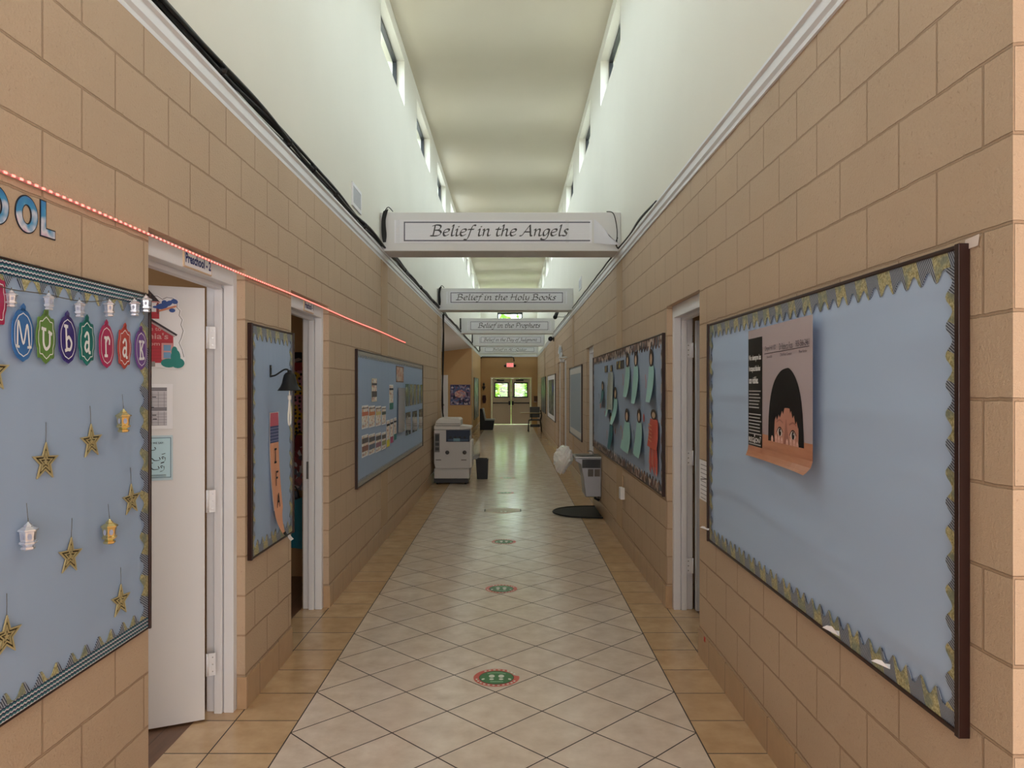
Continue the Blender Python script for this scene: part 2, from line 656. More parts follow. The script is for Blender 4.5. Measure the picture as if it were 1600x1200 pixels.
    def build(s, name, m=None, parent=None, M=None, bevel=0.0):
        me = bpy.data.meshes.new(name)
        me.from_pydata(s.v, [], s.f)
        slots = []
        idx = []
        for q in s.m:
            q = q or m
            if q not in slots:
                slots.append(q)
            idx.append(slots.index(q))
        for q in slots:
            me.materials.append(q)
        me.polygons.foreach_set('material_index', idx)
        me.polygons.foreach_set('use_smooth', s.s)
        me.update()
        o = bpy.data.objects.new(name, me)
        COL.objects.link(o)
        if parent is not None:
            o.parent = parent
        if M is not None:
            o.matrix_local = M
        if bevel:
            b = o.modifiers.new('bevel', 'BEVEL')
            b.width = bevel
            b.segments = 2
            b.limit_method = 'ANGLE'
        return o


def frame(o, r, u=(0, 0, 1)):
    """local x = right, y = up, z = out of the surface"""
    r, u = Vector(r).normalized(), Vector(u).normalized()
    n = r.cross(u)
    return Matrix(((r.x, u.x, n.x, o[0]), (r.y, u.y, n.y, o[1]), (r.z, u.z, n.z, o[2]), (0, 0, 0, 1)))


LW = frame((XL, 0, 0), (0, 1, 0))       # left wall: a = y
RW = frame((XR, 0, 0), (0, -1, 0))      # right wall: a = -y


def shift(F, a, b, c=0.0, rot=0.0, ry=0.0, rx=0.0):
    return F @ Matrix.Translation((a, b, c)) @ Matrix.Rotation(rot, 4, 'Z') @ Matrix.Rotation(ry, 4, 'Y') @ Matrix.Rotation(rx, 4, 'X')


def on(F, u, v, c=0.0):
    """where the sight line of photo pixel (u, v) meets the surface of frame F: its (a, b)"""
    d = Vector(((u - 799) / FPX, 1, (605 - v) / FPX))
    e = Vector((0, 0, EYE))
    n = Vector((F[0][2], F[1][2], F[2][2]))
    o = Vector((F[0][3], F[1][3], F[2][3])) + n * c
    t = (o - e).dot(n) / d.dot(n)
    q = F.inverted() @ (e + d * t)
    return q.x, q.y


def tag(o, label=None, cat=None, group=None, kind=None):
    if label:
        o['label'] = label
    if cat:
        o['category'] = cat
    if group:
        o['group'] = group
    if kind:
        o['kind'] = kind
    return o


def thing(name, label, cat, M=None, group=None, kind=None):
    o = bpy.data.objects.new(name, None)
    COL.objects.link(o)
    o.empty_display_size = 0.05
    if M is not None:
        o.matrix_world = M
    return tag(o, label, cat, group, kind)


def single(name, label, cat, mb, m=None, M=None, group=None, kind=None, bevel=0.0):
    o = mb.build(name, m, None, M, bevel)
    return tag(o, label, cat, group, kind)


def struct(name, label, cat, mb, m, M=None, bevel=0.0):
    return single(name, label, cat, mb, m, M, None, 'structure', bevel)


def copy_tree(o, parent=None):
    c = o.copy()
    COL.objects.link(c)
    if parent is not None:
        c.parent = parent
    for ch in [x for x in bpy.data.objects if x.parent == o]:
        copy_tree(ch, c)
    return c


# ------------------------------------------------------------------ setting: shell
def wall_mb(axis, p0, p1, t0, t1, z0, z1, holes):
    """wall slab with rectangular openings; axis 'x': faces at x=p0/p1 running along y=t0..t1; axis 'y': the other way"""
    ts = sorted({t0, t1} | {h[0] for h in holes} | {h[1] for h in holes})
    zs = sorted({z0, z1} | {h[2] for h in holes} | {h[3] for h in holes})
    ts = [t for t in ts if t0 <= t <= t1]
    zs = [z for z in zs if z0 <= z <= z1]
    mb = MB()

    def solid(i, j):
        if i < 0 or j < 0 or i >= len(ts) - 1 or j >= len(zs) - 1:
            return False
        tc, zc = (ts[i] + ts[i + 1]) / 2, (zs[j] + zs[j + 1]) / 2
        return not any(h[0] < tc < h[1] and h[2] < zc < h[3] for h in holes)

    def P(p, t, z):
        return (p, t, z) if axis == 'x' else (t, p, z)
    for i in range(len(ts) - 1):
        for j in range(len(zs) - 1):
            if not solid(i, j):
                continue
            a, b, c, d = ts[i], ts[i + 1], zs[j], zs[j + 1]
            for p in (p0, p1):
                mb.add([P(p, a, c), P(p, b, c), P(p, b, d), P(p, a, d)], [(0, 1, 2, 3)])
            for di, dj, e in ((-1, 0, ((a, c), (a, d))), (1, 0, ((b, c), (b, d))), (0, -1, ((a, c), (b, c))), (0, 1, ((a, d), (b, d)))):
                if not solid(i + di, j + dj):
                    (ta, za), (tb, zb) = e
                    mb.add([P(p0, ta, za), P(p0, tb, zb), P(p1, tb, zb), P(p1, ta, za)], [(0, 1, 2, 3)])
    return mb


LINT = 2.26
D1 = (2.855, 3.893)
D2 = (4.706, 5.68)
E1 = (4.684, 5.67)
E2 = (10.72, 11.72)
E3 = (16.05, 17.05)
E4 = (18.0, 18.95)
mb = MB()
for x0, x1, y0, y1 in ((-1.57, 1.365, -3, YEND + 0.2), (-5, -1.57, 14.85, 26), (1.365, 3.5, -3, 1.757)):
    mb.add([(x0, y0, 0), (x1, y0, 0), (x1, y1, 0), (x0, y1, 0)], [(0, 1, 2, 3)])
struct('floor', 'pale diamond-laid ceramic floor tiles with tan border tiles along both walls', 'floor', mb, FLOORM)
struct('wall_left', 'long tan painted block wall with two open doorways on the left', 'wall',
       wall_mb('x', XL, -1.57, -3, 14.85, 0, ZT, [D1 + (-1, LINT), D2 + (-1, LINT)]), BLOCK_L)
struct('wall_left_far', 'short tan wall between the alcove and the exit doors', 'wall', wall_mb('x', XL, -1.57, 26, YEND, 0, ZT, []), PAINT)
struct('wall_right', 'long tan painted block wall carrying the boards on the right', 'wall',
       wall_mb('x', XR, 1.365, 1.757, YEND, 0, ZT, [E1 + (-1, LINT), E2 + (-1, LINT), E3 + (-1, LINT), E4 + (-1, LINT)]), BLOCK_R)
struct('wall_entrance', 'block wall return facing the entrance, at the right picture edge', 'wall', wall_mb('y', 1.757, 1.95, 1.365, 3.5, 0, ZT, []), BLOCK_R)
struct('wall_back', 'wall behind the entrance', 'wall', wall_mb('y', -3.0, -3.2, -1.57, 3.5, 0, ZC, []), PAINT)
struct('wall_lobby', 'side wall of the entrance', 'wall', wall_mb('x', 3.5, 3.7, -3, 1.95, 0, ZT, []), PAINT)
struct('ceiling_lobby', 'low ceiling beside the entrance', 'ceiling', MB().box(1.365, 3.7, -3.2, 1.95, ZT, ZT + 0.1), CEILM)
wh = [(y, y + WW, WZ0, WZ1) for y in WIN]
struct('wall_left_upper', 'tall cream plaster wall with clerestory windows above the left block wall', 'wall',
       wall_mb('x', UL, UL - 0.22, -3, YEND, ZT, ZC, wh), CREAM)
struct('wall_right_upper', 'tall cream plaster wall with clerestory windows above the right block wall', 'wall',
       wall_mb('x', UR, UR + 0.22, -3, YEND, ZT, ZC, wh), CREAM)
struct('ceiling', 'flat cream ceiling high over the corridor', 'ceiling', MB().box(-1.7, 1.5, -3.2, YEND + 0.2, ZC, ZC + 0.12), CEILM)
DX0, DX1, DZ = -0.93, 0.91, 2.10
struct('wall_end', 'tan end wall around the exit double doors', 'wall', wall_mb('y', YEND, YEND + 0.2, -1.57, 1.365, 0, ZT, [(DX0, DX1, -1, DZ)]), PAINT)
struct('wall_end_upper', 'cream plaster above the end wall with a wide window', 'wall',
       wall_mb('y', YEND, YEND + 0.2, -1.6, 1.37, ZT, ZC, [(-0.62, 0.5, 3.7, 4.98)]), CREAM)
# alcove on the left, beyond the copier
struct('wall_alcove_far', 'tan far wall of the alcove holding a mosaic poster', 'wall', wall_mb('y', 26, 26.2, -5.0, -1.57, 0, 3.2, []), PAINT)
struct('wall_alcove_side', 'side wall of the alcove', 'wall', wall_mb('x', -5.0, -5.2, 14.65, 26.2, 0, 3.2, []), PAINT)
struct('wall_alcove_near', 'near wall of the alcove', 'wall', wall_mb('y', 14.65, 14.85, -5.0, -1.57, 0, 3.2, []), PAINT)
struct('ceiling_alcove', 'sloping white ceiling of the alcove', 'ceiling',
       MB().add([(-1.38, 14.6, 3.0), (-5.1, 14.6, 2.55), (-5.1, 26.2, 2.55), (-1.38, 26.2, 3.0), (-1.38, 14.6, 3.06), (-5.1, 14.6, 2.61), (-5.1, 26.2, 2.61), (-1.38, 26.2, 3.06)],
                [(0, 1, 2, 3), (4, 7, 6, 5), (0, 4, 5, 1), (1, 5, 6, 2), (2, 6, 7, 3), (3, 7, 4, 0)]), plaster_mat('white_ceiling', (238, 238, 240)))


def room(tagname, lab, x0, x1, y0, y1, fm):
    sx = 1 if x1 > x0 else -1
    lo, hi = min(x0, x1), max(x0, x1)
    struct('floor_' + tagname, 'wood-look floor of ' + lab, 'floor', MB().box(lo, hi, y0, y1, -0.05, -0.001), fm)
    struct('ceiling_' + tagname, 'ceiling of ' + lab, 'ceiling', MB().box(lo, hi, y0, y1, 2.9, 3.0), CEILM)
    m2 = MB()
    m2.box(x1 - 0.05, x1 + 0.05, y0, y1, 0, 2.9)
    m2.box(lo, hi, y0 - 0.05, y0 + 0.03, 0, 2.9)
    m2.box(lo, hi, y1 - 0.03, y1 + 0.05, 0, 2.9)
    struct('wall_' + tagname, 'inner walls of ' + lab, 'wall', m2, PAINT)


room('classroom', 'the first classroom on the left', -1.56, -4.5, 0.6, 4.35, LAM)
room('second_classroom', 'the second classroom on the left', -1.56, -4.5, 4.5, 8.2, LAM)
room('right_classroom', 'the classroom on the right', 1.355, 4.3, 3.8, 6.2, LAM)

# tile base along the walls
BH = 0.165
mb = MB()
for a, b in ((-3, D1[0]), (D1[1], D2[0]), (D2[1], 14.85), (26, YEND)):
    mb.box(XL, XL + 0.010, a, b, 0, BH)
for y in (D1[1], D2[1]):
    mb.box(XL - 0.04, XL + 0.010, y - 0.009, y, 0, BH)
struct('baseboard_left', 'tan tile base along the left wall', 'baseboard', mb, BASEM, bevel=0.003)
mb = MB()
for a, b in ((1.757, E1[0]), (E1[1], E2[0]), (E2[1], E3[0]), (E3[1], E4[0]), (E4[1], YEND)):
    mb.box(XR - 0.010, XR, a, b, 0, BH)
mb.box(XR - 0.010, XR + 0.04, E1[1] - 0.009, E1[1], 0, BH)
mb.box(XR - 0.010, 3.5, 1.747, 1.757, 0, BH)
struct('baseboard_right', 'tan tile base along the right wall', 'baseboard', mb, BASEM, bevel=0.003)


# white moulding on top of the block walls
def moulding(x, s, y0, y1):
    prof = [(x, 3.0), (x + s * 0.014, 3.0), (x + s * 0.016, 3.018), (x + s * 0.028, 3.032), (x + s * 0.030, 3.072), (x + s * 0.044, 3.080), (x + s * 0.044, 3.094), (x, 3.094)]
    return MB().prism(prof, y0, y1, axis='y')


struct('trim_1', 'white moulding along the top of the left block wall', 'moulding', moulding(-1.383, 1, -3, YEND), TRIMW)
struct('trim_2', 'white moulding along the top of the right block wall', 'moulding', moulding(1.168, -1, -3, YEND), TRIMW)
struct('trim_3', 'white moulding across the end wall', 'moulding', MB().box(-1.36, 1.15, YEND - 0.03, YEND, 3.0, 3.09), TRIMW)

# cross beams and the smooth pilasters under them
BEAMY = [7.95, 14.05, 20.15, 26.25, 32.35]
BZ0, BZ1 = 3.086, 3.492
which = ['Belief in the Angels', 'Belief in the Holy Books', 'Belief in the Prophets', 'Belief in the Day of Judgment', 'Belief in Al-Qadar']
for y, t in zip(BEAMY, which):
    struct('beam', 'white boxed beam across the corridor under the banner ' + t, 'beam', MB().box(UL, UR, y, y + 0.40, BZ0, BZ1), BEAMW, bevel=0.006)
for y in BEAMY[:4]:
    if not 14.85 < y + 0.2 < 26:
        struct('pillar', 'smooth strip of wall under the left end of a beam', 'pillar', MB().box(XL - 0.02, XL + 0.004, y, y + 0.4, BH, 3.0), SMOOTH)
    struct('pillar', 'smooth strip of wall under the right end of a beam', 'pillar', MB().box(XR - 0.004, XR + 0.02, y, y + 0.4, BH, 3.0), SMOOTH)

# clerestory windows
n = 0
for side, F0, s in (('left', UL, -1), ('right', UR, 1)):
    for y in WIN:
        n += 1
        t = thing('window_%d' % n, 'narrow dark framed clerestory window high in the %s wall' % side, 'window', Matrix.Translation((F0 + s * 0.13, y, WZ0)), 'clerestory windows of the %s wall' % side, 'structure')
        fr = MB()
        W, Hh = WW, WZ1 - WZ0
        for a in ((0, W, 0, 0.035), (0, W, Hh - 0.035, Hh), (0, 0.035, 0.035, Hh - 0.035), (W - 0.035, W, 0.035, Hh - 0.035)):
            fr.box(-0.02, 0.03, a[0], a[1], a[2], a[3])
        fr.build('window_frame', DARKF, t)
        MB().box(0.0, 0.006, 0.03, W - 0.03, 0.03, Hh - 0.03).build('pane', GLASS, t)
t = thing('window_%d' % (n + 1), 'wide window high in the end wall with trees outside', 'window', Matrix.Translation((-0.62, YEND + 0.1, 3.7)), None, 'structure')
fr = MB()
for a in ((0, 1.12, 0, 0.05), (0, 1.12, 1.20, 1.28), (0, 0.05, 0.05, 1.2), (1.07, 1.12, 0.05, 1.2)):
    fr.box(a[0], a[1], -0.03, 0.03, a[2], a[3])
fr.build('window_frame', DARKF, t)
MB().box(0.04, 1.08, -0.004, 0.004, 0.04, 1.22).build('pane', GLASS, t)

# outside the end doors
struct('ground_outside', 'bright lawn outside the exit doors', 'ground', MB().box(-25, 25, YEND + 0.2, 75, -0.25, -0.1), mat('lawn', (120, 150, 60), 0.9))
LEAF = []
for i, c in enumerate(((190, 215, 90), (160, 200, 80), (214, 228, 130), (126, 172, 66))):
    LEAF.append(mat('leaf_%d' % i, c, 0.6))
mb = MB()
for i in range(9500):
    x, y, z = R.uniform(-9, 9), R.uniform(44, 49), abs(R.gauss(2.6, 3.0)) - 0.1
    q = Matrix.Rotation(R.uniform(0, 6), 3, 'Z') @ Matrix.Rotation(R.uniform(0.2, 1.4), 3, 'X')
    sz = R.uniform(0.25, 0.6)
    vs_ = [q @ Vector(p) * sz + Vector((x, y, z)) for p in ((-0.5, 0, 0), (0, -0.28, 0.05), (0.6, 0, 0), (0, 0.28, 0.05))]
    mb.add(vs_, [(0, 1, 2, 3)], R.choice(LEAF))
for x in (-6, -3.2, -0.6, 2.4, 5.2):
    mb.tube([(x, 47, -0.1), (x + 0.1, 47, 2.5), (x - 0.1, 47, 5)], [0.2, 0.15, 0.08], 7, mat('bark', (80, 62, 46), 0.9))
single('foliage', 'sunlit green trees seen through the exit door windows', 'trees', mb, LEAF[0], None, None, 'stuff')


# ------------------------------------------------------------------ doors on the corridor
def door_frame(root, y0, y1, side):
    """painted steel frame set back in the block opening; side -1 left, 1 right"""
    x = (XL if side < 0 else XR)
    f0, f1 = x + side * 0.042, x + side * 0.185
    m2 = MB()

    def bx(xa, xb, ya, yb, za, zb):
        m2.box(min(xa, xb), max(xa, xb), ya, yb, za, zb)
    for ya, yb in ((y0, y0 + 0.05), (y1 - 0.05, y1)):
        bx(f0, f0 + side * 0.05, ya, yb, 0, LINT)
    for ya, yb in ((y0 + 0.012, y0 + 0.034), (y1 - 0.034, y1 - 0.012)):
        bx(f0 + side * 0.05, f1, ya, yb, 0, 2.24)
    for ya, yb in ((y0 + 0.03, y0 + 0.062), (y1 - 0.062, y1 - 0.03)):
        bx(f0 + side * 0.055, f0 + side * 0.095, ya, yb, 0, 2.16)
    bx(f0, f0 + side * 0.05, y0 + 0.05, y1 - 0.05, 2.17, LINT)
    bx(f0 + side * 0.05, f1, y0 + 0.034, y1 - 0.034, 2.185, 2.24)
    bx(f0 + side * 0.055, f0 + side * 0.095, y0 + 0.062, y1 - 0.062, 2.15, 2.19)
    return m2.build('door_frame', WHITE, root, bevel=0.003)


def hinge(root, loc, along, m=WHITE, leafx=0.045):
    m2 = MB()
    m2.tube([loc + Vector((0, 0, -0.055)), loc + Vector((0, 0, 0.055))], 0.007, 8)
    m2.box(min(loc.x, loc.x + along * leafx), max(loc.x, loc.x + along * leafx), loc.y + 0.0, loc.y + 0.004, loc.z - 0.055, loc.z + 0.055)
    for dz in (-0.035, 0.0, 0.035):
        m2.box(loc.x + along * leafx * 0.55 - 0.004, loc.x + along * leafx * 0.55 + 0.004, loc.y - 0.002, loc.y + 0.001, loc.z + dz - 0.004, loc.z + dz + 0.004, STEEL)
    return m2.build('hinge', m, root)


# door 1, left: leaf swung into the classroom
d1 = thing('door_1', 'white classroom door with a red schoolhouse cutout, swung open on the left', 'door', None, None, 'structure')
door_frame(d1, D1[0], D1[1], -1)
HP = (-1.520, 3.758, 0)
LD = frame((-1.515, 3.739, 0.0), (0.902, 0.432, 0))     # visible face of the leaf: a = 0 at the hinge, negative towards the free edge
lf = MB().box(-0.92, 0, 0.012, 2.145, -0.044, 0.0)
lf.build('door_leaf', DOORW, d1, LD, 0.002)
for z in (0.28, 1.09, 1.90):
    m2 = MB()
    m2.tube([(0.012, z - 0.055, 0.002), (0.012, z + 0.055, 0.002)], 0.007, 8)
    m2.rect(0.012, 0.050, z - 0.055, z + 0.055, 0.0015)
    for dz in (-0.035, 0.0, 0.035):
        m2.ell(0.036, z + dz, 0.0035, 0.004, 0.0022, STEEL, 8)
    m2.xf(LD).build('hinge', WHITE, d1)
m2 = MB()
m2.lathe([(0.012, -0.06), (0.012, -0.03), (0.028, -0.02), (0.03, 0.0), (0.02, 0.02)], 14, STEEL, (-0.85, 1.0, 0.06))
m2.build('door_knob', STEEL, d1, LD)

# door 2, left: leaf folded back out of sight, strike plate on the far jamb
d2 = thing('door_2', 'second open doorway on the left with a steel strike plate on its jamb', 'door', None, None, 'structure')
door_frame(d2, D2[0], D2[1], -1)
MB().box(-1.53, -1.468, D2[1] - 0.037, D2[1] - 0.033, 0.97, 1.10).build('strike_plate', STEEL, d2)
MB().box(-1.505, -1.488, D2[1] - 0.039, D2[1] - 0.036, 1.01, 1.06, BLACK).build('latch_hole', BLACK, d2)
MB().box(-2.45, -1.565, 4.60, 4.644, 0.01, 2.14).build('door_leaf', DOORW, d2)

# door on the right: leaf swung into the room
d3 = thing('door_3', 'white door frame with a pale door swung inward, beside the large blue board', 'door', None, None, 'structure')
door_frame(d3, E1[0], E1[1], 1)
MB().box(1.358, 2.27, 5.555, 5.60, 0.01, 2.145).build('door_leaf', mat('grey_door', (190, 194, 202), 0.45), d3, None, 0.002)
for z in (0.33, 1.13, 1.93):
    hinge(d3, Vector((1.346, 5.612, z)), -1, WHITE, 0.06)

# further doors on the right, shut
for k, (E, lab) in enumerate(((E2, 'white framed closed door between the craft board and the grey board'),
                              (E3, 'white framed closed door with a closer arm past the grey board'),
                              (E4, 'white framed closed door under the cut-out paper decoration'))):
    d = thing('door_%d' % (k + 4), lab, 'door', None, None, 'structure')
    door_frame(d, E[0], E[1], 1)
    MB().box(1.30, 1.345, E[0] + 0.035, E[1] - 0.035, 0.01, 2.16).build('door_leaf', DOORW, d)
    m2 = MB()
    m2.lathe([(0.025, 0), (0.025, 0.006), (0.01, 0.008), (0.01, 0.04), (0.028, 0.05), (0.028, 0.07), (0.012, 0.078)], 12, STEEL, (0, 0, 0))
    m2.build('door_knob', STEEL, d, shift(frame((1.30, 0, 0), (0, -1, 0)), -(E[0] + 0.12), 1.0))
    if k == 1:
        m2 = MB()
        m2.box(XR - 0.10, XR - 0.02, 16.3, 16.6, 2.20, 2.26)
        m2.tube([(XR - 0.06, 16.35, 2.27), (XR - 0.16, 15.95, 2.275)], 0.012, 6)
        m2.tube([(XR - 0.16, 15.95, 2.275), (XR - 0.01, 15.7, 2.28)], 0.012, 6)
        m2.build('closer_arm', WHITE, d)

# exit double doors
d = thing('door_7', 'cream steel double exit doors with square windows and dark push bars', 'door', None, None, 'structure')
DCR = mat('cream_steel', (206, 190, 172), 0.45)
fr = MB()
fr.box(DX0, DX0 + 0.06, YEND - 0.03, YEND + 0.12, 0, DZ)
fr.box(DX1 - 0.06, DX1, YEND - 0.03, YEND + 0.12, 0, DZ)
fr.box(DX0 + 0.06, DX1 - 0.06, YEND - 0.03, YEND + 0.12, DZ - 0.06, DZ)
fr.build('door_frame', mat('pale_frame', (214, 200, 180), 0.45), d)
mid = (DX0 + DX1) / 2
for s in (-1, 1):
    xa, xb = (DX0 + 0.065, mid - 0.004) if s < 0 else (mid + 0.004, DX1 - 0.065)
    wc = (xa + xb) / 2 + s * -0.0
    wx0, wx1, wz0, wz1 = wc - 0.29, wc + 0.29, 1.22, 1.84
    wall_mb('y', YEND + 0.02, YEND + 0.065, xa, xb, 0.01, DZ - 0.065, [(wx0, wx1, wz0, wz1)]).build('door_leaf', DCR, d)
    f2 = MB()
    for q in ((wx0 - 0.03, wx1 + 0.03, wz0 - 0.03, wz0 + 0.02), (wx0 - 0.03, wx1 + 0.03, wz1 - 0.02, wz1 + 0.03), (wx0 - 0.03, wx0 + 0.02, wz0 + 0.02, wz1 - 0.02), (wx1 - 0.02, wx1 + 0.03, wz0 + 0.02, wz1 - 0.02)):
        f2.box(q[0], q[1], YEND + 0.0, YEND + 0.08, q[2], q[3])
    f2.build('window_frame', DARKF, d)
    MB().box(wx0, wx1, YEND + 0.04, YEND + 0.045, wz0, wz1).build('pane', GLASS, d)
    b = MB()
    b.box(xa + 0.07, xb - 0.05, YEND - 0.055, YEND - 0.02, 0.93, 0.98)
    xi = xb - 0.07 if s < 0 else xa + 0.07
    b.box(xi - 0.045, xi + 0.045, YEND - 0.06, YEND + 0.02, 0.87, 1.04)
    xo = xa + 0.07 if s < 0 else xb - 0.07
    b.box(xo - 0.02, xo + 0.02, YEND - 0.06, YEND + 0.02, 0.92, 0.99)
    b.build('push_bar', DARKF, d, None, 0.008)
    cl = MB()
    cl.box(wc - 0.22, wc + 0.12, YEND - 0.06, YEND + 0.01, 1.93, 1.985)
    cl.tube([(wc - 0.1, YEND - 0.03, 1.99), (wc + 0.1 * s, YEND - 0.2, 1.995), (wc + 0.3 * s, YEND - 0.02, 2.0)], 0.01, 6)
    cl.build('door_closer', DARKF, d)
    MB().lathe([(0.04, 0), (0.04, 0.02), (0.02, 0.03)], 12, STEEL, (xi, YEND - 0.01, 1.24), 'y').build('lock', mat('pale_lock', (220, 215, 205), 0.4), d)

# ------------------------------------------------------------------ broad-pen lettering (chancery italic) and rounded letters
G = {
 'B': (.55, [[(.12, .70), (.12, .35), (.11, 0)], [(.0, .64), (.15, .71), (.36, .68), (.41, .54), (.31, .40), (.14, .37)], [(.14, .37), (.36, .36), (.47, .2), (.36, .03), (.12, .0), (-.02, .02)]]),
 'e': (.36, [[(.06, .22), (.2, .25), (.30, .35), (.24, .45), (.11, .41), (.04, .25), (.07, .07), (.17, .0), (.31, .1)]]),
 'l': (.23, [[(.04, .62), (.11, .71), (.09, .35), (.09, .07), (.14, .0), (.22, .06)]]),
 'i': (.23, [[(.01, .37), (.09, .44), (.08, .1), (.13, .0), (.22, .07)], [(.12, .61), (.15, .59)]]),
 'f': (.30, [[(.36, .66), (.28, .71), (.2, .6), (.15, .3), (.1, -.08), (.03, -.24), (-.09, -.22)], [(.02, .42), (.3, .43)]]),
 'n': (.43, [[(.0, .38), (.07, .44), (.075, .2), (.07, .0)], [(.07, .25), (.2, .44), (.29, .39), (.28, .1), (.33, .0), (.42, .07)]]),
 't': (.27, [[(.13, .56), (.09, .2), (.12, .02), (.19, .0), (.27, .07)], [(.0, .43), (.26, .43)]]),
 'h': (.43, [[(.02, .63), (.09, .71), (.08, .35), (.07, .0)], [(.07, .25), (.2, .44), (.29, .39), (.28, .1), (.33, .0), (.42, .07)]]),
 'A': (.60, [[(-.04, .02), (.06, .03), (.2, .35), (.36, .71)], [(.36, .71), (.43, .3), (.48, .03), (.56, .0)], [(.14, .26), (.45, .26)]]),
 'g': (.38, [[(.3, .40), (.19, .45), (.06, .3), (.06, .08), (.14, .02), (.26, .2), (.31, .43), (.29, .0), (.2, -.21), (.05, -.24), (-.03, -.16)]]),
 's': (.28, [[(.25, .39), (.17, .45), (.08, .37), (.13, .26), (.21, .15), (.16, .01), (.01, .04)]]),
 'H': (.60, [[(.06, .66), (.12, .7), (.11, .35), (.06, .0)], [(.48, .71), (.45, .35), (.46, .05), (.53, .0)], [(.0, .36), (.48, .38)]]),
 'o': (.36, [[(.19, .45), (.07, .36), (.05, .1), (.16, .0), (.29, .12), (.30, .35), (.19, .45)]]),
 'y': (.38, [[(.0, .37), (.08, .44), (.08, .15), (.15, .02), (.27, .16)], [(.32, .44), (.29, .0), (.18, -.21), (.0, -.22)]]),
 'k': (.38, [[(.02, .63), (.09, .71), (.08, .35), (.07, .0)], [(.3, .41), (.22, .42), (.09, .2)], [(.14, .27), (.27, .03), (.38, .05)]]),
 'P': (.50, [[(.13, .68), (.13, .35), (.10, .0)], [(.0, .62), (.15, .71), (.4, .67), (.44, .5), (.32, .34), (.14, .34)]]),
 'r': (.29, [[(.0, .38), (.07, .44), (.075, .2), (.06, .0)], [(.07, .25), (.17, .43), (.27, .41)]]),
 'p': (.38, [[(.0, .38), (.08, .44), (.06, .1), (.02, -.25)], [(.07, .3), (.2, .45), (.31, .34), (.26, .08), (.14, .0), (.06, .06)]]),
 'D': (.62, [[(.12, .7), (.12, .35), (.11, .02)], [(.0, .64), (.2, .71), (.48, .62), (.55, .33), (.4, .05), (.12, .0), (-.02, .03)]]),
 'a': (.43, [[(.3, .42), (.18, .45), (.06, .3), (.05, .07), (.14, .01), (.26, .18), (.31, .44)], [(.30, .4), (.28, .08), (.33, .0), (.42, .07)]]),
 'J': (.40, [[(.10, .64), (.28, .69), (.42, .67)], [(.29, .68), (.27, .1), (.16, -.15), (.0, -.14)]]),
 'u': (.43, [[(.0, .38), (.07, .44), (.06, .12), (.14, .01), (.26, .17)], [(.30, .44), (.28, .08), (.33, .0), (.42, .07)]]),
 'd': (.43, [[(.29, .42), (.18, .45), (.06, .3), (.05, .07), (.14, .01), (.26, .18)], [(.33, .71), (.29, .35), (.28, .08), (.33, .0), (.42, .07)]]),
 'm': (.64, [[(.0, .38), (.07, .44), (.075, .2), (.07, .0)], [(.07, .25), (.2, .44), (.28, .39), (.28, .2), (.27, .0)], [(.28, .25), (.4, .44), (.49, .39), (.48, .1), (.53, .0), (.62, .07)]]),
 'Q': (.62, [[(.3, .7), (.09, .52), (.06, .2), (.25, .0), (.46, .15), (.52, .5), (.3, .7)], [(.22, .02), (.42, -.12), (.62, -.10)]]),
 '-': (.28, [[(.03, .22), (.22, .22)]]), ' ': (.2, []),
}


def pen(mb, s, x, y, width, height, c, m, weight=0.085):
    """chancery lettering: ascender-to-baseline height, fitted to a width"""
    tot = sum(G[ch][0] for ch in s)
    k = height / 0.71
    kx = width / tot
    cx = 0.0
    for ch in s:
        adv, st = G[ch]
        for q in st:
            pts = [(x + (cx + px) * kx + py * 0.20 * k, y + py * k) for px, py in spline(q, 5)]
            mb.stroke(pts, weight * k, c, m, nib=math.radians(38))
            mb.stroke(pts, weight * k * 0.32, c, m)
        cx += adv
    return mb


RND = {
 'M': [[(.08, 0), (.13, .7), (.36, .1), (.55, .62), (.66, 0)], [(.02, .02), (.16, 0)], [(.58, 0), (.74, .01)]],
 'u': [[(.07, .58), (.08, .18), (.2, .02), (.34, .08), (.4, .2), (.41, .5)], [(.0, .6), (.18, .58)], [(.36, .52), (.5, .47)]],
 'b': [[(.1, .75), (.11, .02)], [(.02, .74), (.19, .72)], [(.11, .32), (.26, .4), (.4, .22), (.3, .03), (.11, .05)], [(.04, .0), (.14, .02)]],
 'a': [[(.05, .5), (.18, .62), (.29, .5), (.3, .05), (.38, .0)], [(.29, .3), (.13, .32), (.05, .16), (.15, .04), (.29, .14)]],
 'r': [[(.1, .6), (.1, .0)], [(.1, .44), (.25, .61), (.36, .52), (.35, .4)], [(.02, .6), (.14, .6)], [(.02, 0), (.19, 0)]],
 'k': [[(.1, .62), (.1, .0)], [(.36, .62), (.24, .42), (.1, .3)], [(.18, .34), (.28, .2), (.34, .0)], [(.02, .62), (.19, .62)], [(.02, 0), (.19, 0)], [(.29, .63), (.43, .6)], [(.27, 0), (.42, .02)]],
}

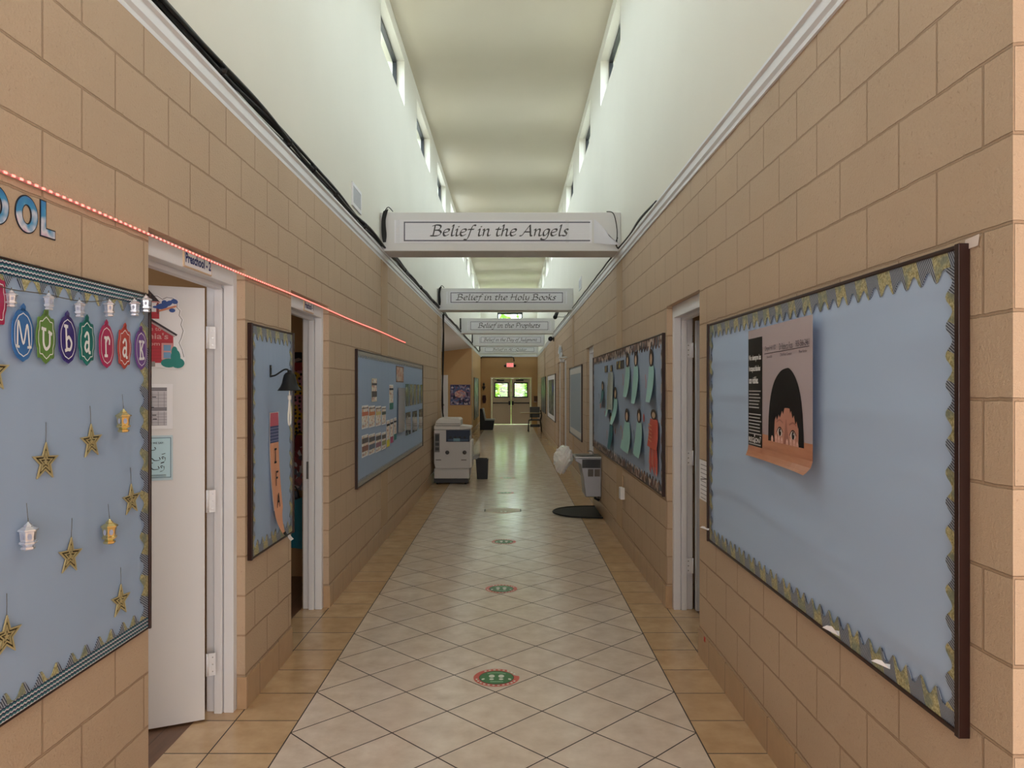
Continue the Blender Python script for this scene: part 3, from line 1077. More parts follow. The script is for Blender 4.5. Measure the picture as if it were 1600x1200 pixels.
# ------------------------------------------------------------------ banners on the beams
TAPE = mat('glossy_tape', (226, 230, 238), 0.08, spec=0.8)
TAPE.node_tree.nodes['Principled BSDF'].inputs['Alpha'].default_value = 0.10
BORD = mat('banner_border', (74, 76, 96), 0.5)
banner = [  # text, border box px (u0, u1, vtop, vbot), text px (u0, u1), paper px margin
 (BEAMY[0], 'Belief in the Angels', (631, 922, 346.5, 377), (673, 897), 'long paper banner reading Belief in the Angels taped to the nearest beam'),
 (BEAMY[1], 'Belief in the Holy Books', (704, 879.5, 457, 473), (713, 872), 'paper banner reading Belief in the Holy Books on the second beam'),
 (BEAMY[2], 'Belief in the Prophets', (735, 856.5, 502.5, 515.5), (747, 846), 'paper banner reading Belief in the Prophets on the third beam'),
 (BEAMY[3], 'Belief in the Day of Judgment', (751.5, 845, 526.5, 535.5), (756, 841), 'paper banner reading Belief in the Day of Judgment on the fourth beam'),
 (BEAMY[4], 'Belief in Al - Qadar', (758, 834.5, 543, 549.5), (770, 824), 'paper banner reading Belief in Al Qadar, furthest one along the corridor'),
]
for i, (yb, s, bx, tx, lab) in enumerate(banner):
    F = frame((0, yb, 0), (1, 0, 0))
    a0, b1 = on(F, bx[0], bx[2])
    a1, b0 = on(F, bx[1], bx[3])
    t0, _ = on(F, tx[0], bx[3])
    t1, _ = on(F, tx[1], bx[3])
    h = b1 - b0
    ca, cb = (a0 + a1) / 2, (b0 + b1) / 2
    root = thing('banner', lab, 'banner', shift(F, ca, cb), 'belief banners on the beams')
    px = (0.10 if i == 0 else 0.075)
    pr = a1 - ca + (0.02 if i == 0 else px)
    P = MB().box(a0 - ca - px, pr, -h / 2 - 0.018, h / 2 + 0.018, 0.001, 0.003)
    bw = 0.013
    A0, A1, B0, B1 = a0 - ca, a1 - ca, -h / 2, h / 2
    P.rect(A0, A1, B1 - bw, B1, 0.0036, BORD).rect(A0, A1, B0, B0 + bw, 0.0036, BORD).rect(A0, A0 + bw, B0 + bw, B1 - bw, 0.0036, BORD)
    if i:
        P.rect(A1 - bw, A1, B0 + bw, B1 - bw, 0.0036, BORD)
    P.build('paper', mat('banner_paper', (226, 226, 234), 0.4), root)
    L = MB()
    pen(L, s, t0 - ca, B0 + h * 0.27, (t1 - t0) * (0.955 if i == 0 else 0.975), h * 0.56, 0.0042, BLACKI, 0.135)
    L.build('lettering', BLACKI, root)
    T = MB()                                   # strips of clear tape
    for q in range(5):
        wv = 0.05 + 0.02 * R.random()
        z0 = -h / 2 - 0.014 + q * (h + 0.03) / 5
        pts = [A0 - px + 0.02 + (pr - A0 + px - 0.05) * j / 26 for j in range(27)]
        vs_, fs_ = [], []
        for j, xx in enumerate(pts):
            cc = 0.0055 + 0.0022 * math.sin(j * 1.7 + q) + 0.0016 * R.random()
            vs_ += [(xx, z0, cc), (xx, z0 + (h + 0.02) / 5, cc + 0.001 * R.random())]
        for j in range(26):
            fs_.append((2 * j, 2 * j + 2, 2 * j + 3, 2 * j + 1))
        T.add(vs_, fs_, None, True)
    for xx in (A0 - px + 0.02, (A1 + px - 0.05) if i else 0.72):
        T.rect(xx, xx + 0.035, -h / 2 - 0.016, h / 2 + 0.016, 0.0068)
    T.build('clear_tape', TAPE, root)
    if i == 0:                                  # loose right end curling away
        C = MB()
        vs_, fs_ = [], []
        for j in range(13):
            t = j / 12
            x = pr + 0.02 + 0.34 * t * (1 - 0.25 * t)
            c = 0.004 + 0.11 * t * t
            k_ = 1 - 0.72 * t
            vs_ += [(x, -h / 2 - 0.018 - 0.04 * t, c), (x - 0.1 * t, -h / 2 + (h + 0.036) * k_ * 0.98 - 0.02 * t, c * 0.35)]
        for j in range(12):
            fs_.append((2 * j, 2 * j + 2, 2 * j + 3, 2 * j + 1))
        C.add(vs_, fs_, None, True)
        C.build('loose_end', mat('banner_back', (214, 216, 226), 0.5), root)

# ------------------------------------------------------------------ cables along the mouldings
CAB = mat('cable_black', (20, 20, 22), 0.45)
root = thing('cable_bundle', 'bundle of black cables lying along the left moulding', 'cables')
for q in range(5):
    path, y = [], 1.2
    ph, r_ = R.random() * 6, 0.010 - 0.0015 * (q % 2)
    while y < 32:
        step = 0.16 if y < 9 else 0.5
        path.append((-1.356 + 0.012 * (q % 3) + 0.006 * math.sin(y * 1.3 + ph), y, 3.104 + 0.011 * q + 0.020 * max(0, math.sin(y * 1.9 + ph * 2)) + 0.006 * math.sin(y * 4.1 + ph)))
        y += step
    MB().tube(path, r_, 6).build('cable', CAB, root)
for y in (2.75, 3.5, 4.55, 5.1, 5.75, 6.9, 9.5, 11.2, 13.0):
    m2 = MB()
    m2.lathe([(0.030, -0.006), (0.030, 0.006)], 10, CAB, (-1.345, y, 3.128), 'y')
    m2.tube([(-1.345, y, 3.14), (-1.342, y, 3.165)], 0.007, 5)
    m2.build('cable_tie', CAB, root)
cabs = ['nearest', 'second', 'third', 'fourth', 'furthest']
for i, yb in enumerate(BEAMY):
    m2 = MB()
    x = UL + 0.03
    if i < 2:
        for q in range(5):
            o_ = 0.010 * q
            m2.tube(spline([(x + 0.01 + 0.4 * o_, yb - 0.02, 3.175), (x - 0.005 + o_, yb - 0.03, 3.25), (x - 0.006 + 0.8 * o_, yb - 0.03, 3.4), (x + 0.012 + o_, yb - 0.02, 3.50 + o_ * 0.5)], 5), 0.007, 6)
        m2.tube(spline([(x + 0.02, yb - 0.02, 3.5), (x + 0.06, yb - 0.03, 3.54), (x + 0.10, yb + 0.02, 3.505)], 5), 0.005, 6)
    else:
        m2.tube([(x, yb - 0.015, 3.19), (x - 0.005, yb - 0.015, 3.49)], 0.016, 6)
    single('cable_drop', 'looped black cables at the left end of the %s beam' % cabs[i], 'cables', m2, CAB, None, 'cables at the beam ends')
m2 = MB()
for q in range(2):
    m2.tube(spline([(UR - 0.02, 5.9, 3.105), (UR - 0.03, 6.6, 3.115 + 0.01 * q), (UR - 0.025, 7.2, 3.105), (UR - 0.03, 7.93, 3.11)], 8), 0.008, 6)
m2.tube(spline([(UR - 0.03, 7.92, 3.11), (UR - 0.05, 7.9, 3.13), (UR - 0.045, 7.91, 3.3), (UR - 0.08, 7.92, 3.47), (UR - 0.15, 7.95, 3.50)], 6), 0.005, 6)
m2.tube(spline([(UR - 0.04, 7.91, 3.22), (UR - 0.06, 7.9, 3.15), (UR - 0.035, 7.91, 3.11)], 6), 0.006, 6)
for a, b in ((8.4, 13.9), (14.5, 20.0)):
    m2.tube([(UR - 0.03, a + (b - a) * j / 12, 3.106 + 0.006 * (j % 2)) for j in range(13)], 0.010, 6)
single('cable_run', 'thin black cable on the right moulding and looped up the nearest beam', 'cables', m2, CAB)
m2 = MB()
m2.tube(spline([(XL + 0.03, 14.80, 3.09), (XL + 0.045, 14.81, 2.6), (XL + 0.03, 14.80, 1.9), (XL + 0.015, 14.82, 1.3), (XL + 0.05, 14.8, 0.9), (XL + 0.04, 14.8, 0.02)], 6), 0.014, 6)
m2.tube(spline([(XL + 0.05, 14.82, 3.09), (XL + 0.02, 14.83, 2.2), (XL + 0.03, 14.82, 1.2), (XL + 0.02, 14.82, 0.02)], 6), 0.01, 6)
single('power_cable', 'black cables hanging down the wall corner behind the copier', 'cables', m2, CAB)

# vents on the upper walls
for F, ua, ub, va, vb, lab in ((frame((UL, 0, 0), (0, 1, 0)), 549, 563, 283, 320, 'white wall grille under the clerestory on the left wall'),
                               (frame((UR, 0, 0), (0, -1, 0)), 905.5, 909, 437, 455, 'white wall grille beyond the second beam on the right wall')):
    a0, b1 = on(F, ua, va)
    a1, _ = on(F, ub, va)
    _, b0 = on(F, ua, vb)
    root = thing('wall_vent', lab, 'vent', shift(F, (a0 + a1) / 2, (b0 + b1) / 2), 'wall grilles')
    W, Hh = (a1 - a0) / 2, (b1 - b0) / 2
    m2 = MB()
    m2.ring([(-W, -Hh), (W, -Hh), (W, Hh), (-W, Hh)], [(-W + .03, -Hh + .03), (W - .03, -Hh + .03), (W - .03, Hh - .03), (-W + .03, Hh - .03)], 0, 0.012)
    m2.build('frame', WHITE, root)
    m2 = MB()
    m2.rect(-W + .02, W - .02, -Hh + .02, Hh - .02, 0.001, mat('vent_dark', (120, 122, 126), 0.6))
    nn = 12
    for q in range(nn):
        z = -Hh + .03 + (2 * Hh - .06) * (q + .5) / nn
        m2.box(-W + .03, W - .03, z - 0.005, z + 0.003, 0.001, 0.009)
    m2.build('louvres', mat('vent_grey', (198, 200, 206), 0.5), root)

# ------------------------------------------------------------------ bulletin boards
GP = [(58, 66, 88), (170, 180, 196), (146, 136, 90), (214, 208, 164), (124, 138, 128)]
SP = [(60, 62, 64), (200, 200, 196), (188, 184, 170), (120, 118, 112), (150, 150, 150)]
BP = [(40, 18, 20), (176, 150, 138), (96, 44, 36), (170, 130, 120), (50, 34, 44)]
TP = [(40, 70, 90), (150, 190, 190), (80, 110, 120), (190, 190, 190), (60, 80, 90)]
foils = {}
for nm, pal in (('gold', GP), ('silver', SP), ('brown', BP), ('teal', TP)):
    for ax in 'hv':
        foils[nm + ax] = collage_mat('photo_edging', [(52, 26, 26), (176, 154, 144), (98, 52, 44), (70, 74, 92), (196, 180, 172), (40, 30, 34), (120, 92, 84)], 19) if nm == 'brown' else foil_mat('foil_%s_%s' % (nm, ax), ax, pal, 0.077 if nm == 'gold' else 0.11)
BLUE_L = paper_mat('blue_paper_left', (154, 174, 203))
BLUE_R = paper_mat('blue_paper_right', (172, 193, 223), 0.5)
BLUE_C = paper_mat('blue_paper_craft', (156, 173, 199))


def scallop(a0, a1, b_edge, dirn, depth, amp, period, sharp):
    """outline of a scalloped strip lying along a at height b_edge, waves towards dirn"""
    n_ = max(8, int((a1 - a0) / period * 8))
    top = [(a0, b_edge), (a1, b_edge)]
    wav = []
    for i in range(n_ + 1):
        a = a1 + (a0 - a1) * i / n_
        t = (a / period) % 1.0
        wv = (0.5 - 0.5 * math.cos(2 * PI * t))
        wv = wv ** sharp
        wav.append((a, b_edge + dirn * (depth + amp * wv)))
    return top + wav


def board(F, a0, a1, b0, b1, name, label, cat, paper, foil='gold', bar=0.02, group=None, side_bar=None, chevron=False, dep=0.04, amp=0.035, period=0.077, fm=None, thick=0.024, tk=0.012, wavy=False):
    ca, cb = (a0 + a1) / 2, (b0 + b1) / 2
    W, Hh = (a1 - a0) / 2, (b1 - b0) / 2
    root = thing(name, label, cat, shift(F, ca, cb), group)
    pm = MB().box(-W + bar * 0.5, W - bar * 0.5, -Hh + bar * 0.5, Hh - bar * 0.5, 0.0, tk - (0.004 if wavy else 0))
    if wavy:                              # paper with long sagging folds across the board
        nx_, ny_ = 24, 64
        vs_, fs_ = [], []
        for j in range(ny_ + 1):
            for i in range(nx_ + 1):
                x, y = -W + bar * .5 + (2 * W - bar) * i / nx_, -Hh + bar * .5 + (2 * Hh - bar) * j / ny_
                t = (y + .02 * math.sin(x * 1.7) + .012 * math.sin(x * 3.9 + 1)) / 0.172
                f_ = t - math.floor(t)
                amp_ = .008 * (0.55 + 0.45 * math.sin(x * 1.1 + 2.0 * math.floor(t))) * (1.25 if x < -.3 else .8)
                vs_.append((x, y, tk - .0035 + amp_ * (1 - f_) ** 2 * min(1.0, f_ / .10)))
        for j in range(ny_):
            for i in range(nx_):
                k_ = j * (nx_ + 1) + i
                fs_.append((k_, k_ + 1, k_ + nx_ + 2, k_ + nx_ + 1))
        pm.add(vs_, fs_, None, True)
    pm.build('backing_paper', paper, root)
    fm = fm or FRAME
    f_ = MB()
    f_.box(-W, -W + bar, -Hh, Hh, 0, thick).box(W - bar, W, -Hh, Hh, 0, thick)
    f_.box(-W + bar, W - bar, -Hh, -Hh + bar * 0.6, 0, thick * 0.75).box(-W + bar, W - bar, Hh - bar * 0.6, Hh, 0, thick * 0.75)
    f_.build('frame', fm, root, None, 0.002)
    if foil:
        cz = tk + 0.0015
        w2, h2 = W - bar, Hh - bar * 0.6

        def lift(mb_, k_):
            return mb_
        hm, vm = foils[foil + 'h'], foils[foil + 'v']
        for sgn in (1, -1):
            m_ = MB().prism(scallop(-w2, w2, sgn * h2, -sgn, dep, amp, period, 1.3), cz, cz + 0.002)
            if chevron:
                e = h2 - dep if sgn > 0 else -h2
                m_.rect(-w2, w2, e, e + dep, cz + 0.0026, chevron_mat())
            m_.build('border_strip', hm, root)
            pts = [(p[1], p[0]) for p in scallop(-h2 + dep, h2 - dep, sgn * w2, -sgn, dep * 0.7, amp * 0.9, period, 1.0)]
            MB().prism(pts, cz + 0.0005, cz + 0.0024).build('border_strip', vm, root)
    return root


def rng(F, px, c=0.02):
    """(a0, a1, b0, b1) on F from near/far pixel columns and top/bottom rows at the first column"""
    a0, b1 = on(F, px[0], px[2], c)
    a1, _ = on(F, px[1], px[2], c)
    _, b0 = on(F, px[0], px[3], c)
    return min(a0, a1), max(a0, a1), b0, b1


BT, BB = EYE + 0.3475, EYE - 0.901
board(LW, 0.37, 2.832, BB, BT, 'bulletin_board', 'blue bulletin board with gold stars and an Eid Mubarak greeting beside the first door', 'bulletin board', BLUE_L, 'gold', group=None, chevron=True, bar=0.012)
board(LW, 3.925, 4.70, BB, BT - 0.012, 'bulletin_board', 'narrow blue bulletin board with a paper pencil between the two left doorways', 'bulletin board', BLUE_L, 'gold', bar=0.02)
a0, a1, b0, b1 = rng(LW, (558, 663, 545, 765))
board(LW, a0, 11.55, b0, b1, 'bulletin_board', 'long blue bulletin board covered in worksheets and photos before the copier', 'bulletin board', BLUE_L, 'silver', bar=0.022, amp=0.03, dep=0.03)
RB = board(RW, -4.40, -1.92, EYE - 0.893, EYE + 0.366, 'bulletin_board', 'large nearly empty blue bulletin board with a poster of a peeking child', 'bulletin board', BLUE_R, 'gold', bar=0.02, thick=0.03, tk=0.014, wavy=True)
board(RW, -10.62, -5.72, EYE - 0.83, EYE + 0.412, 'bulletin_board', 'blue bulletin board crowded with paper children crafts on the right wall', 'bulletin board', BLUE_C, 'brown', bar=0.022, amp=0.035, dep=0.06, period=0.13)
board(RW, -14.9, -12.35, EYE - 0.90, EYE + 0.375, 'bulletin_board', 'grey blue bulletin board with a pale paper edge past the white door', 'bulletin board', mat('grey_paper', (150, 164, 178), 0.6), None, bar=0.03)
m2 = MB()
m2.ring([(-1.24, -0.60), (1.24, -0.60), (1.24, 0.60), (-1.24, 0.60)], [(-1.1, -0.5), (1.1, -0.5), (1.1, 0.5), (-1.1, 0.5)], 0.013, 0.016)
m2.build('border_strip', mat('pale_edging', (206, 206, 204), 0.5), bpy.data.objects['bulletin_board.005'])
board(RW, -24.0, -19.8, EYE - 0.93, EYE + 0.36, 'picture_board', 'white bordered board of dark photos with a purple bow near the exit', 'board', collage_mat('photo_dark', [(40, 44, 50), (90, 96, 92), (58, 66, 64), (150, 150, 140), (30, 34, 44), (100, 80, 70)], 9), None, bar=0.03)
o_ = bpy.data.objects['picture_board']
m2 = MB()
m2.ring([(-2.07, -0.62), (2.07, -0.62), (2.07, 0.62), (-2.07, 0.62)], [(-1.5, -0.5), (1.5, -0.5), (1.5, 0.5), (-1.5, 0.5)], 0.013, 0.017)
m2.build('white_border', PAPERW, o_)
m2 = MB()
for q in range(7):
    t = q / 7 * 2 * PI
    m2.ell(0.9 + 0.16 * math.cos(t), 0.28 + 0.06 * math.sin(t), 0.22, 0.05, 0.02 + 0.001 * q, None, 12, t)
m2.build('bow', mat('purple_ribbon', (70, 56, 170), 0.4), o_)
board(RW, -29.0, -25.4, EYE - 0.9, EYE + 0.36, 'picture_board', 'dark green board furthest along the right wall', 'board', collage_mat('green_board', [(60, 74, 62), (90, 104, 96), (120, 110, 120), (50, 60, 56)], 5), None, bar=0.03)
LF = frame((XL, 0, 0), (0, 1, 0))
board(LF, 27.6, 31.2, EYE - 1.2, EYE + 0.36, 'picture_board', 'teal and grey board on the left wall near the exit', 'board', collage_mat('teal_board', [(90, 130, 136), (150, 164, 170), (110, 120, 130), (70, 110, 116), (190, 200, 200)], 4), None, bar=0.03)

# ------------------------------------------------------------------ things on the first board
CB = 0.014


def place(F, u, v, c=CB):
    a, b = on(F, u, v, c)
    return shift(F, a, b, c)


def scale_at(F, u, v, c=CB):
    """metres per photo pixel, vertically, on the surface at (u, v)"""
    return abs(on(F, u, v + 1, c)[1] - on(F, u, v, c)[1])


# SCHOOL letters above the board: the last three are in view
TD = tiedye_mat()
OUT = mat('letter_outline', (24, 28, 44), 0.5)
for (u, v, hh, ch, lab) in ((-6, 320, 62, 'O', 'tie-dye paper letter O cut by the left picture edge'), (41, 335, 60, 'O', 'tie-dye paper letter O between the other two wall letters'), (74, 344, 57, 'L', 'tie-dye paper letter L nearest the first door')):
    s_ = scale_at(LW, u, v, 0.003) * hh
    M_ = place(LW, u, v, 0.001)
    m2 = MB()
    if ch == 'O':
        rx, ry = s_ * 0.47, s_ * 0.5
        o1 = [(rx * math.cos(2 * PI * k / 36), ry * math.sin(2 * PI * k / 36)) for k in range(36)]
        i1 = [(rx * .36 * math.cos(2 * PI * k / 36), ry * .46 * math.sin(2 * PI * k / 36)) for k in range(36)]
        o2 = [(p[0] * .92, p[1] * .93) for p in o1]
        i2 = [(p[0] * 1.22, p[1] * 1.14) for p in i1]
        m2.ring(o1, i1, 0, 0.002, OUT).ring(o2, i2, 0.002, 0.0028, TD)
    else:
        h_, w_ = s_ * .5, s_ * .34
        t_ = s_ * .27
        L0 = [(-w_, h_), (-w_ + t_, h_), (-w_ + t_, -h_ + t_), (w_, -h_ + t_), (w_, -h_), (-w_, -h_)]
        e_ = s_ * .035
        L1 = [(-w_ + e_, h_ - e_), (-w_ + t_ - e_, h_ - e_), (-w_ + t_ - e_, -h_ + t_ - e_), (w_ - e_, -h_ + t_ - e_), (w_ - e_, -h_ + e_), (-w_ + e_, -h_ + e_)]
        m2.prism(L0, 0, 0.002, OUT).prism(L1, 0.002, 0.0028, TD)
    single('wall_letter', lab, 'letter', m2, OUT, M_, 'tie-dye letters on the block wall')

# pennants
pen_cols = [('M', 35, 523, (58, 112, 178), 'blue'), ('u', 71, 528, (98, 136, 66), 'green'), ('b', 105, 530, (60, 46, 122), 'dark purple'), ('a', 135, 534, (22, 112, 108), 'teal'),
            ('r', 166, 540, (172, 42, 92), 'magenta'), ('a', 194, 543, (182, 70, 62), 'red orange'), ('k', 220, 546, (108, 66, 142), 'violet'), (None, -9, 470, (170, 36, 84), 'pink')]


def plaque(w_, h_, q):
    pts = []
    for i in range(48):
        t = 2 * PI * i / 48
        r_ = 1 + (0.06 * math.cos(8 * t) if q % 2 else 0.05 * math.cos(4 * t)) + 0.05 * abs(math.cos(t)) ** 6 * 0
        sx, sy = math.sin(t), math.cos(t)
        e = 0.62
        pts.append((w_ / 2 * r_ * math.copysign(abs(sx) ** e, sx), h_ / 2 * r_ * math.copysign(abs(sy) ** e, sy) * (1.08 if abs(sx) < 0.08 else 1.0)))
    return pts


for i, (ch, u, v, c, nm) in enumerate(pen_cols):
    M_ = place(LW, u, v, CB + 0.006) @ Matrix.Rotation(math.radians(R.uniform(-4, 4)), 4, 'Z') @ Matrix.Rotation(math.radians(4), 4, 'Y')
    lab = ('%s lantern shaped paper pennant with a white letter %s' % (nm, ch)) if ch else 'pink paper pennant cut by the left picture edge'
    if ch == 'a':
        lab += ' on the greeting'
    root = thing('paper_pennant', lab, 'pennant', M_, 'Mubarak letter pennants on the first board')
    w_, h_ = 0.098, 0.132
    base = mat('pennant_' + nm.replace(' ', '_'), c, 0.4)
    m2 = MB().prism(plaque(w_, h_, i), 0, 0.002)
    m2.prism([(-0.012, h_ * .49), (0.012, h_ * .49), (0.014, h_ * .60), (0.004, h_ * .66), (-0.008, h_ * .60)], 0, 0.002)
    m2.build('card', base, root)
    li = plaque(w_ * .80, h_ * .80, i)
    MB().stroke(li + [li[0]], 0.0028, 0.0026, PAPERW).build('white_outline', PAPERW, root)
    if ch:
        m2 = MB()
        hh = 0.068
        wd = {'M': .74, 'u': .46, 'b': .42, 'a': .40, 'r': .38, 'k': .42}[ch]
        for q in RND[ch]:
            m2.stroke([((px - wd / 2) * hh / .68, (py - .34) * hh / .68) for px, py in spline(q, 6)], 0.0070 if ch == 'M' else 0.0095, 0.003, PAPERW)
        m2.build('letter', PAPERW, root)

# string of little silver lanterns
STR = mat('string', (96, 92, 84), 0.8)
spots = [(18, 466), (76, 471), (124, 482), (171, 481), (210, 480), (228, 474)]
path = []
pix = [(-30, 440), (18, 452), (46, 456), (76, 460), (100, 466), (124, 470), (150, 471), (171, 468), (192, 467), (210, 466), (229, 461)]
for u, v in pix:
    a, b = on(LW, u, v, CB + 0.012)
    path.append((XL + CB + 0.012, a, b))
single('lantern_string', 'thin string of silver lanterns drooping across the first board', 'string', MB().tube(spline(path, 4), 0.0014, 5), STR)


def lantern(name, label, u, v, hpx, m, group, yaw=0.0, c=0.022):
    h_ = scale_at(LW, u, v, c) * hpx
    r_ = h_ * 0.30
    M_ = place(LW, u, v, CB + r_ + 0.002) @ Matrix.Rotation(-PI / 2, 4, 'X') @ Matrix.Rotation(yaw, 4, 'Z')
    # local z up again
    M_ = place(LW, u, v, CB + r_ + 0.002) @ Matrix.Rotation(PI / 2, 4, 'X').inverted() @ Matrix.Rotation(yaw, 4, 'Z')
    root = thing(name, label, 'ornament', M_, group)
    H2 = h_ / 2
    b_ = MB().lathe([(r_ * .62, -H2), (r_ * .78, -H2 * .93), (r_ * .78, -H2 * .8), (r_ * .55, -H2 * .72), (r_ * .95, -H2 * .55), (r_ * .98, -H2 * .42), (r_ * .80, -H2 * .36), (r_ * .92, H2 * .30), (r_ * 1.12, H2 * .38), (r_ * 1.1, H2 * .46), (r_ * .55, H2 * .66)], 6, m, smooth=False)
    b_.build('body', m, root)
    c_ = MB().lathe([(r_ * .45, H2 * .64), (r_ * .5, H2 * .74), (r_ * .2, H2 * .9), (r_ * .06, H2 * 1.0)], 6, m, smooth=False)
    c_.build('cap', m, root)
    p_ = MB()
    for k in range(6):
        t = (k + .5) * PI / 3
        q = r_ * .80
        vs_ = []
        for j in range(12):
            s2 = 2 * PI * j / 12
            x, z = r_ * .25 * math.cos(s2), H2 * .24 * math.sin(s2) - H2 * .03
            vs_.append((q * math.cos(t) - x * math.sin(t), q * math.sin(t) + x * math.cos(t), z))
        p_.add(vs_, [tuple(range(12))])
    p_.build('window_pane', mat('lantern_pane', (150, 156, 176), 0.3), root)
    MB().tube([(0, 0, H2 * .95), (0, 0, H2 * 1.25)], 0.0012, 5).build('hook', STR, root)
    return root


order = ['nearest the pink pennant', 'above the green pennant', 'above the dark purple pennant', 'above the magenta pennant', 'above the red orange pennant', 'hanging over the wall corner']
for (u, v), od in zip(spots, order):
    lantern('mini_lantern', 'small silver lantern bead on the string, ' + od, u, v, 27, SILVER, 'silver lantern beads on the string', R.uniform(-.4, .4))
for u, v, hp, m, lab in ((193, 657, 36, GOLDS, 'gold lantern ornament near the upper right of the star board'), (44, 837, 43, SILVER, 'larger silver lantern ornament among the gold stars'), (171, 830, 38, GOLDS, 'gold lantern ornament between two gold stars low on the board')):
    r2 = lantern('lantern_ornament', lab, u, v, hp, m, 'lantern ornaments on the first board', 0.25)
    MB().tube([(0, 0, 0.04), (0, 0.004, 0.09)], 0.0008, 4).build('thread', STR, r2)


# stars
def star_pts(r_, k=0.40):
    return [((r_ if i % 2 == 0 else r_ * k) * math.sin(i * PI / 5), (r_ if i % 2 == 0 else r_ * k) * math.cos(i * PI / 5)) for i in range(10)]


proto = thing('star_ornament', 'star', 'star', None, 'gold stars on the first board')
m2 = MB()
for q, (ro, ri) in enumerate(((1.0, .80), (.56, .40), (.20, .02))):
    m2.ring(star_pts(0.058 * ro), star_pts(0.058 * ri), 0.002, 0.006)
m2.build('gold_rings', GOLD, proto)
MB().prism(star_pts(0.0575), 0.001, 0.003).build('dark_backing', GOLDD, proto)
MB().tube([(0, 0.056, 0.003), (0, 0.085, 0.003), (0.001, 0.115, 0.001)], 0.0008, 4).build('thread', STR, proto)
for i, (u, v, rot, lab) in enumerate(((69, 722, -3, 'gold glitter star up and left, below the blue pennant'), (141, 690, 2, 'highest gold glitter star, left of the gold lantern'), (204, 781, 2, 'gold glitter star closest to the scalloped right edge'),
                                      (108, 869, -6, 'gold glitter star between the silver and gold lanterns'), (187, 939, -2, 'lowest gold glitter star near the lower right corner'), (8, 995, -2, 'gold glitter star low on the left picture edge'), (-12, 580, 0, 'gold glitter star tip at the left picture edge under the pennants'))):
    s_ = proto if i == 0 else copy_tree(proto)
    s_.matrix_world = place(LW, u, v, CB + 0.001) @ Matrix.Rotation(math.radians(rot), 4, 'Z') @ Matrix.Rotation(math.radians(-4), 4, 'Y')
    s_['label'] = lab

# LED rope above the doors
root = thing('led_strip', 'red glowing LED light strip stretched along the left wall above the doors', 'light strip')
ya, yb_ = 1.2, 9.72


def ledz(y):
    return 2.229 - 0.003 * math.sin(y * 2.2)


pth = [(XL + 0.006, ya + (yb_ - ya) * j / 60, ledz(ya + (yb_ - ya) * j / 60)) for j in range(61)]
MB().tube(pth, 0.0045, 6).build('tape', mat('led_tape', (226, 150, 150), 0.4), root)
m2 = MB()
y = ya
while y < yb_:
    m2.box(XL + 0.009, XL + 0.0125, y - 0.006, y + 0.006, ledz(y) - 0.003, ledz(y) + 0.003)
    y += 0.0333
tag(m2.build('diodes', mat('led_red', (255, 104, 92), 0.4, emit=3.0), root), kind='stuff')

# door signs on the frame heads
for (u0, u1, vt, vb, y0, lab, txt) in ((285.5, 329, 386, 436, D1, 'small white name plate above the first door reading Preschool 2', 'Preschool - 2'), (474, 489, 474, 491, D2, 'small white name plate above the second door reading Preschool 1', 'Preschool - 1')):
    F = frame((XL - 0.042, 0, 0), (0, 1, 0))
    a0, _ = on(F, u0, vt)
    a1, _ = on(F, u1, vt)
    root = thing('door_sign', lab, 'sign', shift(F, (a0 + a1) / 2, 2.215, 0.0), 'preschool door signs')
    W = (a1 - a0) / 2
    m2 = MB().box(-W, W, -0.04, 0.038, 0.0, 0.006)
    m2.build('plate', mat('sign_edge', (214, 190, 160), 0.5), root)
    m2 = MB().rect(-W + 0.006, W - 0.006, -0.034, 0.034, 0.0065, PAPERW)
    m2.text(txt, -W + 0.012, -0.020, 2 * W - 0.026, 0.044, 0.0075, mat('sign_blue', (26, 42, 104), 0.5), 0.035)
    m2.build('lettering', PAPERW, root)

# ------------------------------------------------------------------ notices on the open door leaf
def leaf_ab(u, v):
    return on(LD, u, v, 0.001)


a1, _ = leaf_ab(290, 500)
_, bt = leaf_ab(250, 450)
_, bb = leaf_ab(270, 577)
Wc = 0.40
Hc = bt - bb
root = thing('schoolhouse_cutout', 'red schoolhouse paper cutout with a white cloud edge on the open door', 'wall decoration', shift(LD, a1, bb, 0.001))
K_ = Hc / 0.387


def SP_(pts):
    return [(p[0], p[1] * K_) for p in pts]


cloud = [(-.40, .02), (-.40, .28), (-.36, .34), (-.29, .36), (-.20, .387), (-.165, .36), (-.155, .352), (-.12, .352), (-.098, .337), (-.078, .348), (-.05, .345), (-.030, .33), (-.032, .30), (-.018, .285), (-.022, .262), (-.008, .24), (-.014, .215), (-.003, .185), (-.012, .15), (-.022, .125), (-.008, .09), (0, .055), (-.006, .018), (-.05, 0), (-.12, .008), (-.3, .005)]
m2 = MB().prism(SP_(cloud), 0, 0.002, PAPERW)
inner = [(p[0] * .97 - .008, p[1] * K_ * .97 + .006) for p in cloud[3:22]]
m2.stroke(inner, 0.0022, 0.0026, BLACKI)
m2.build('card', PAPERW, root)
m2 = MB()
SRED, SDK, SGR, SPK = mat('school_red', (178, 32, 52), 0.5), mat('roof_dark', (52, 44, 52), 0.6), mat('step_grey', (140, 134, 134), 0.6), mat('trim_pink', (206, 150, 150), 0.6)
m2.poly(SP_([(-.37, .03), (-.055, .03), (-.055, .165), (-.21, .265), (-.37, .165)]), .0030, SRED)
for q in range(8):
    m2.stroke(SP_([(-.365, .05 + q * .016), (-.06, .05 + q * .016)]), .0012, .0034, mat('school_line', (130, 20, 38), .5))
m2.stroke(SP_([(-.38, .155), (-.21, .270), (-.042, .165)]), .010, .0036, SDK)
m2.stroke(SP_([(-.375, .148), (-.21, .258), (-.050, .158)]), .006, .0038, mat('eave_grey', (176, 168, 170), .6))
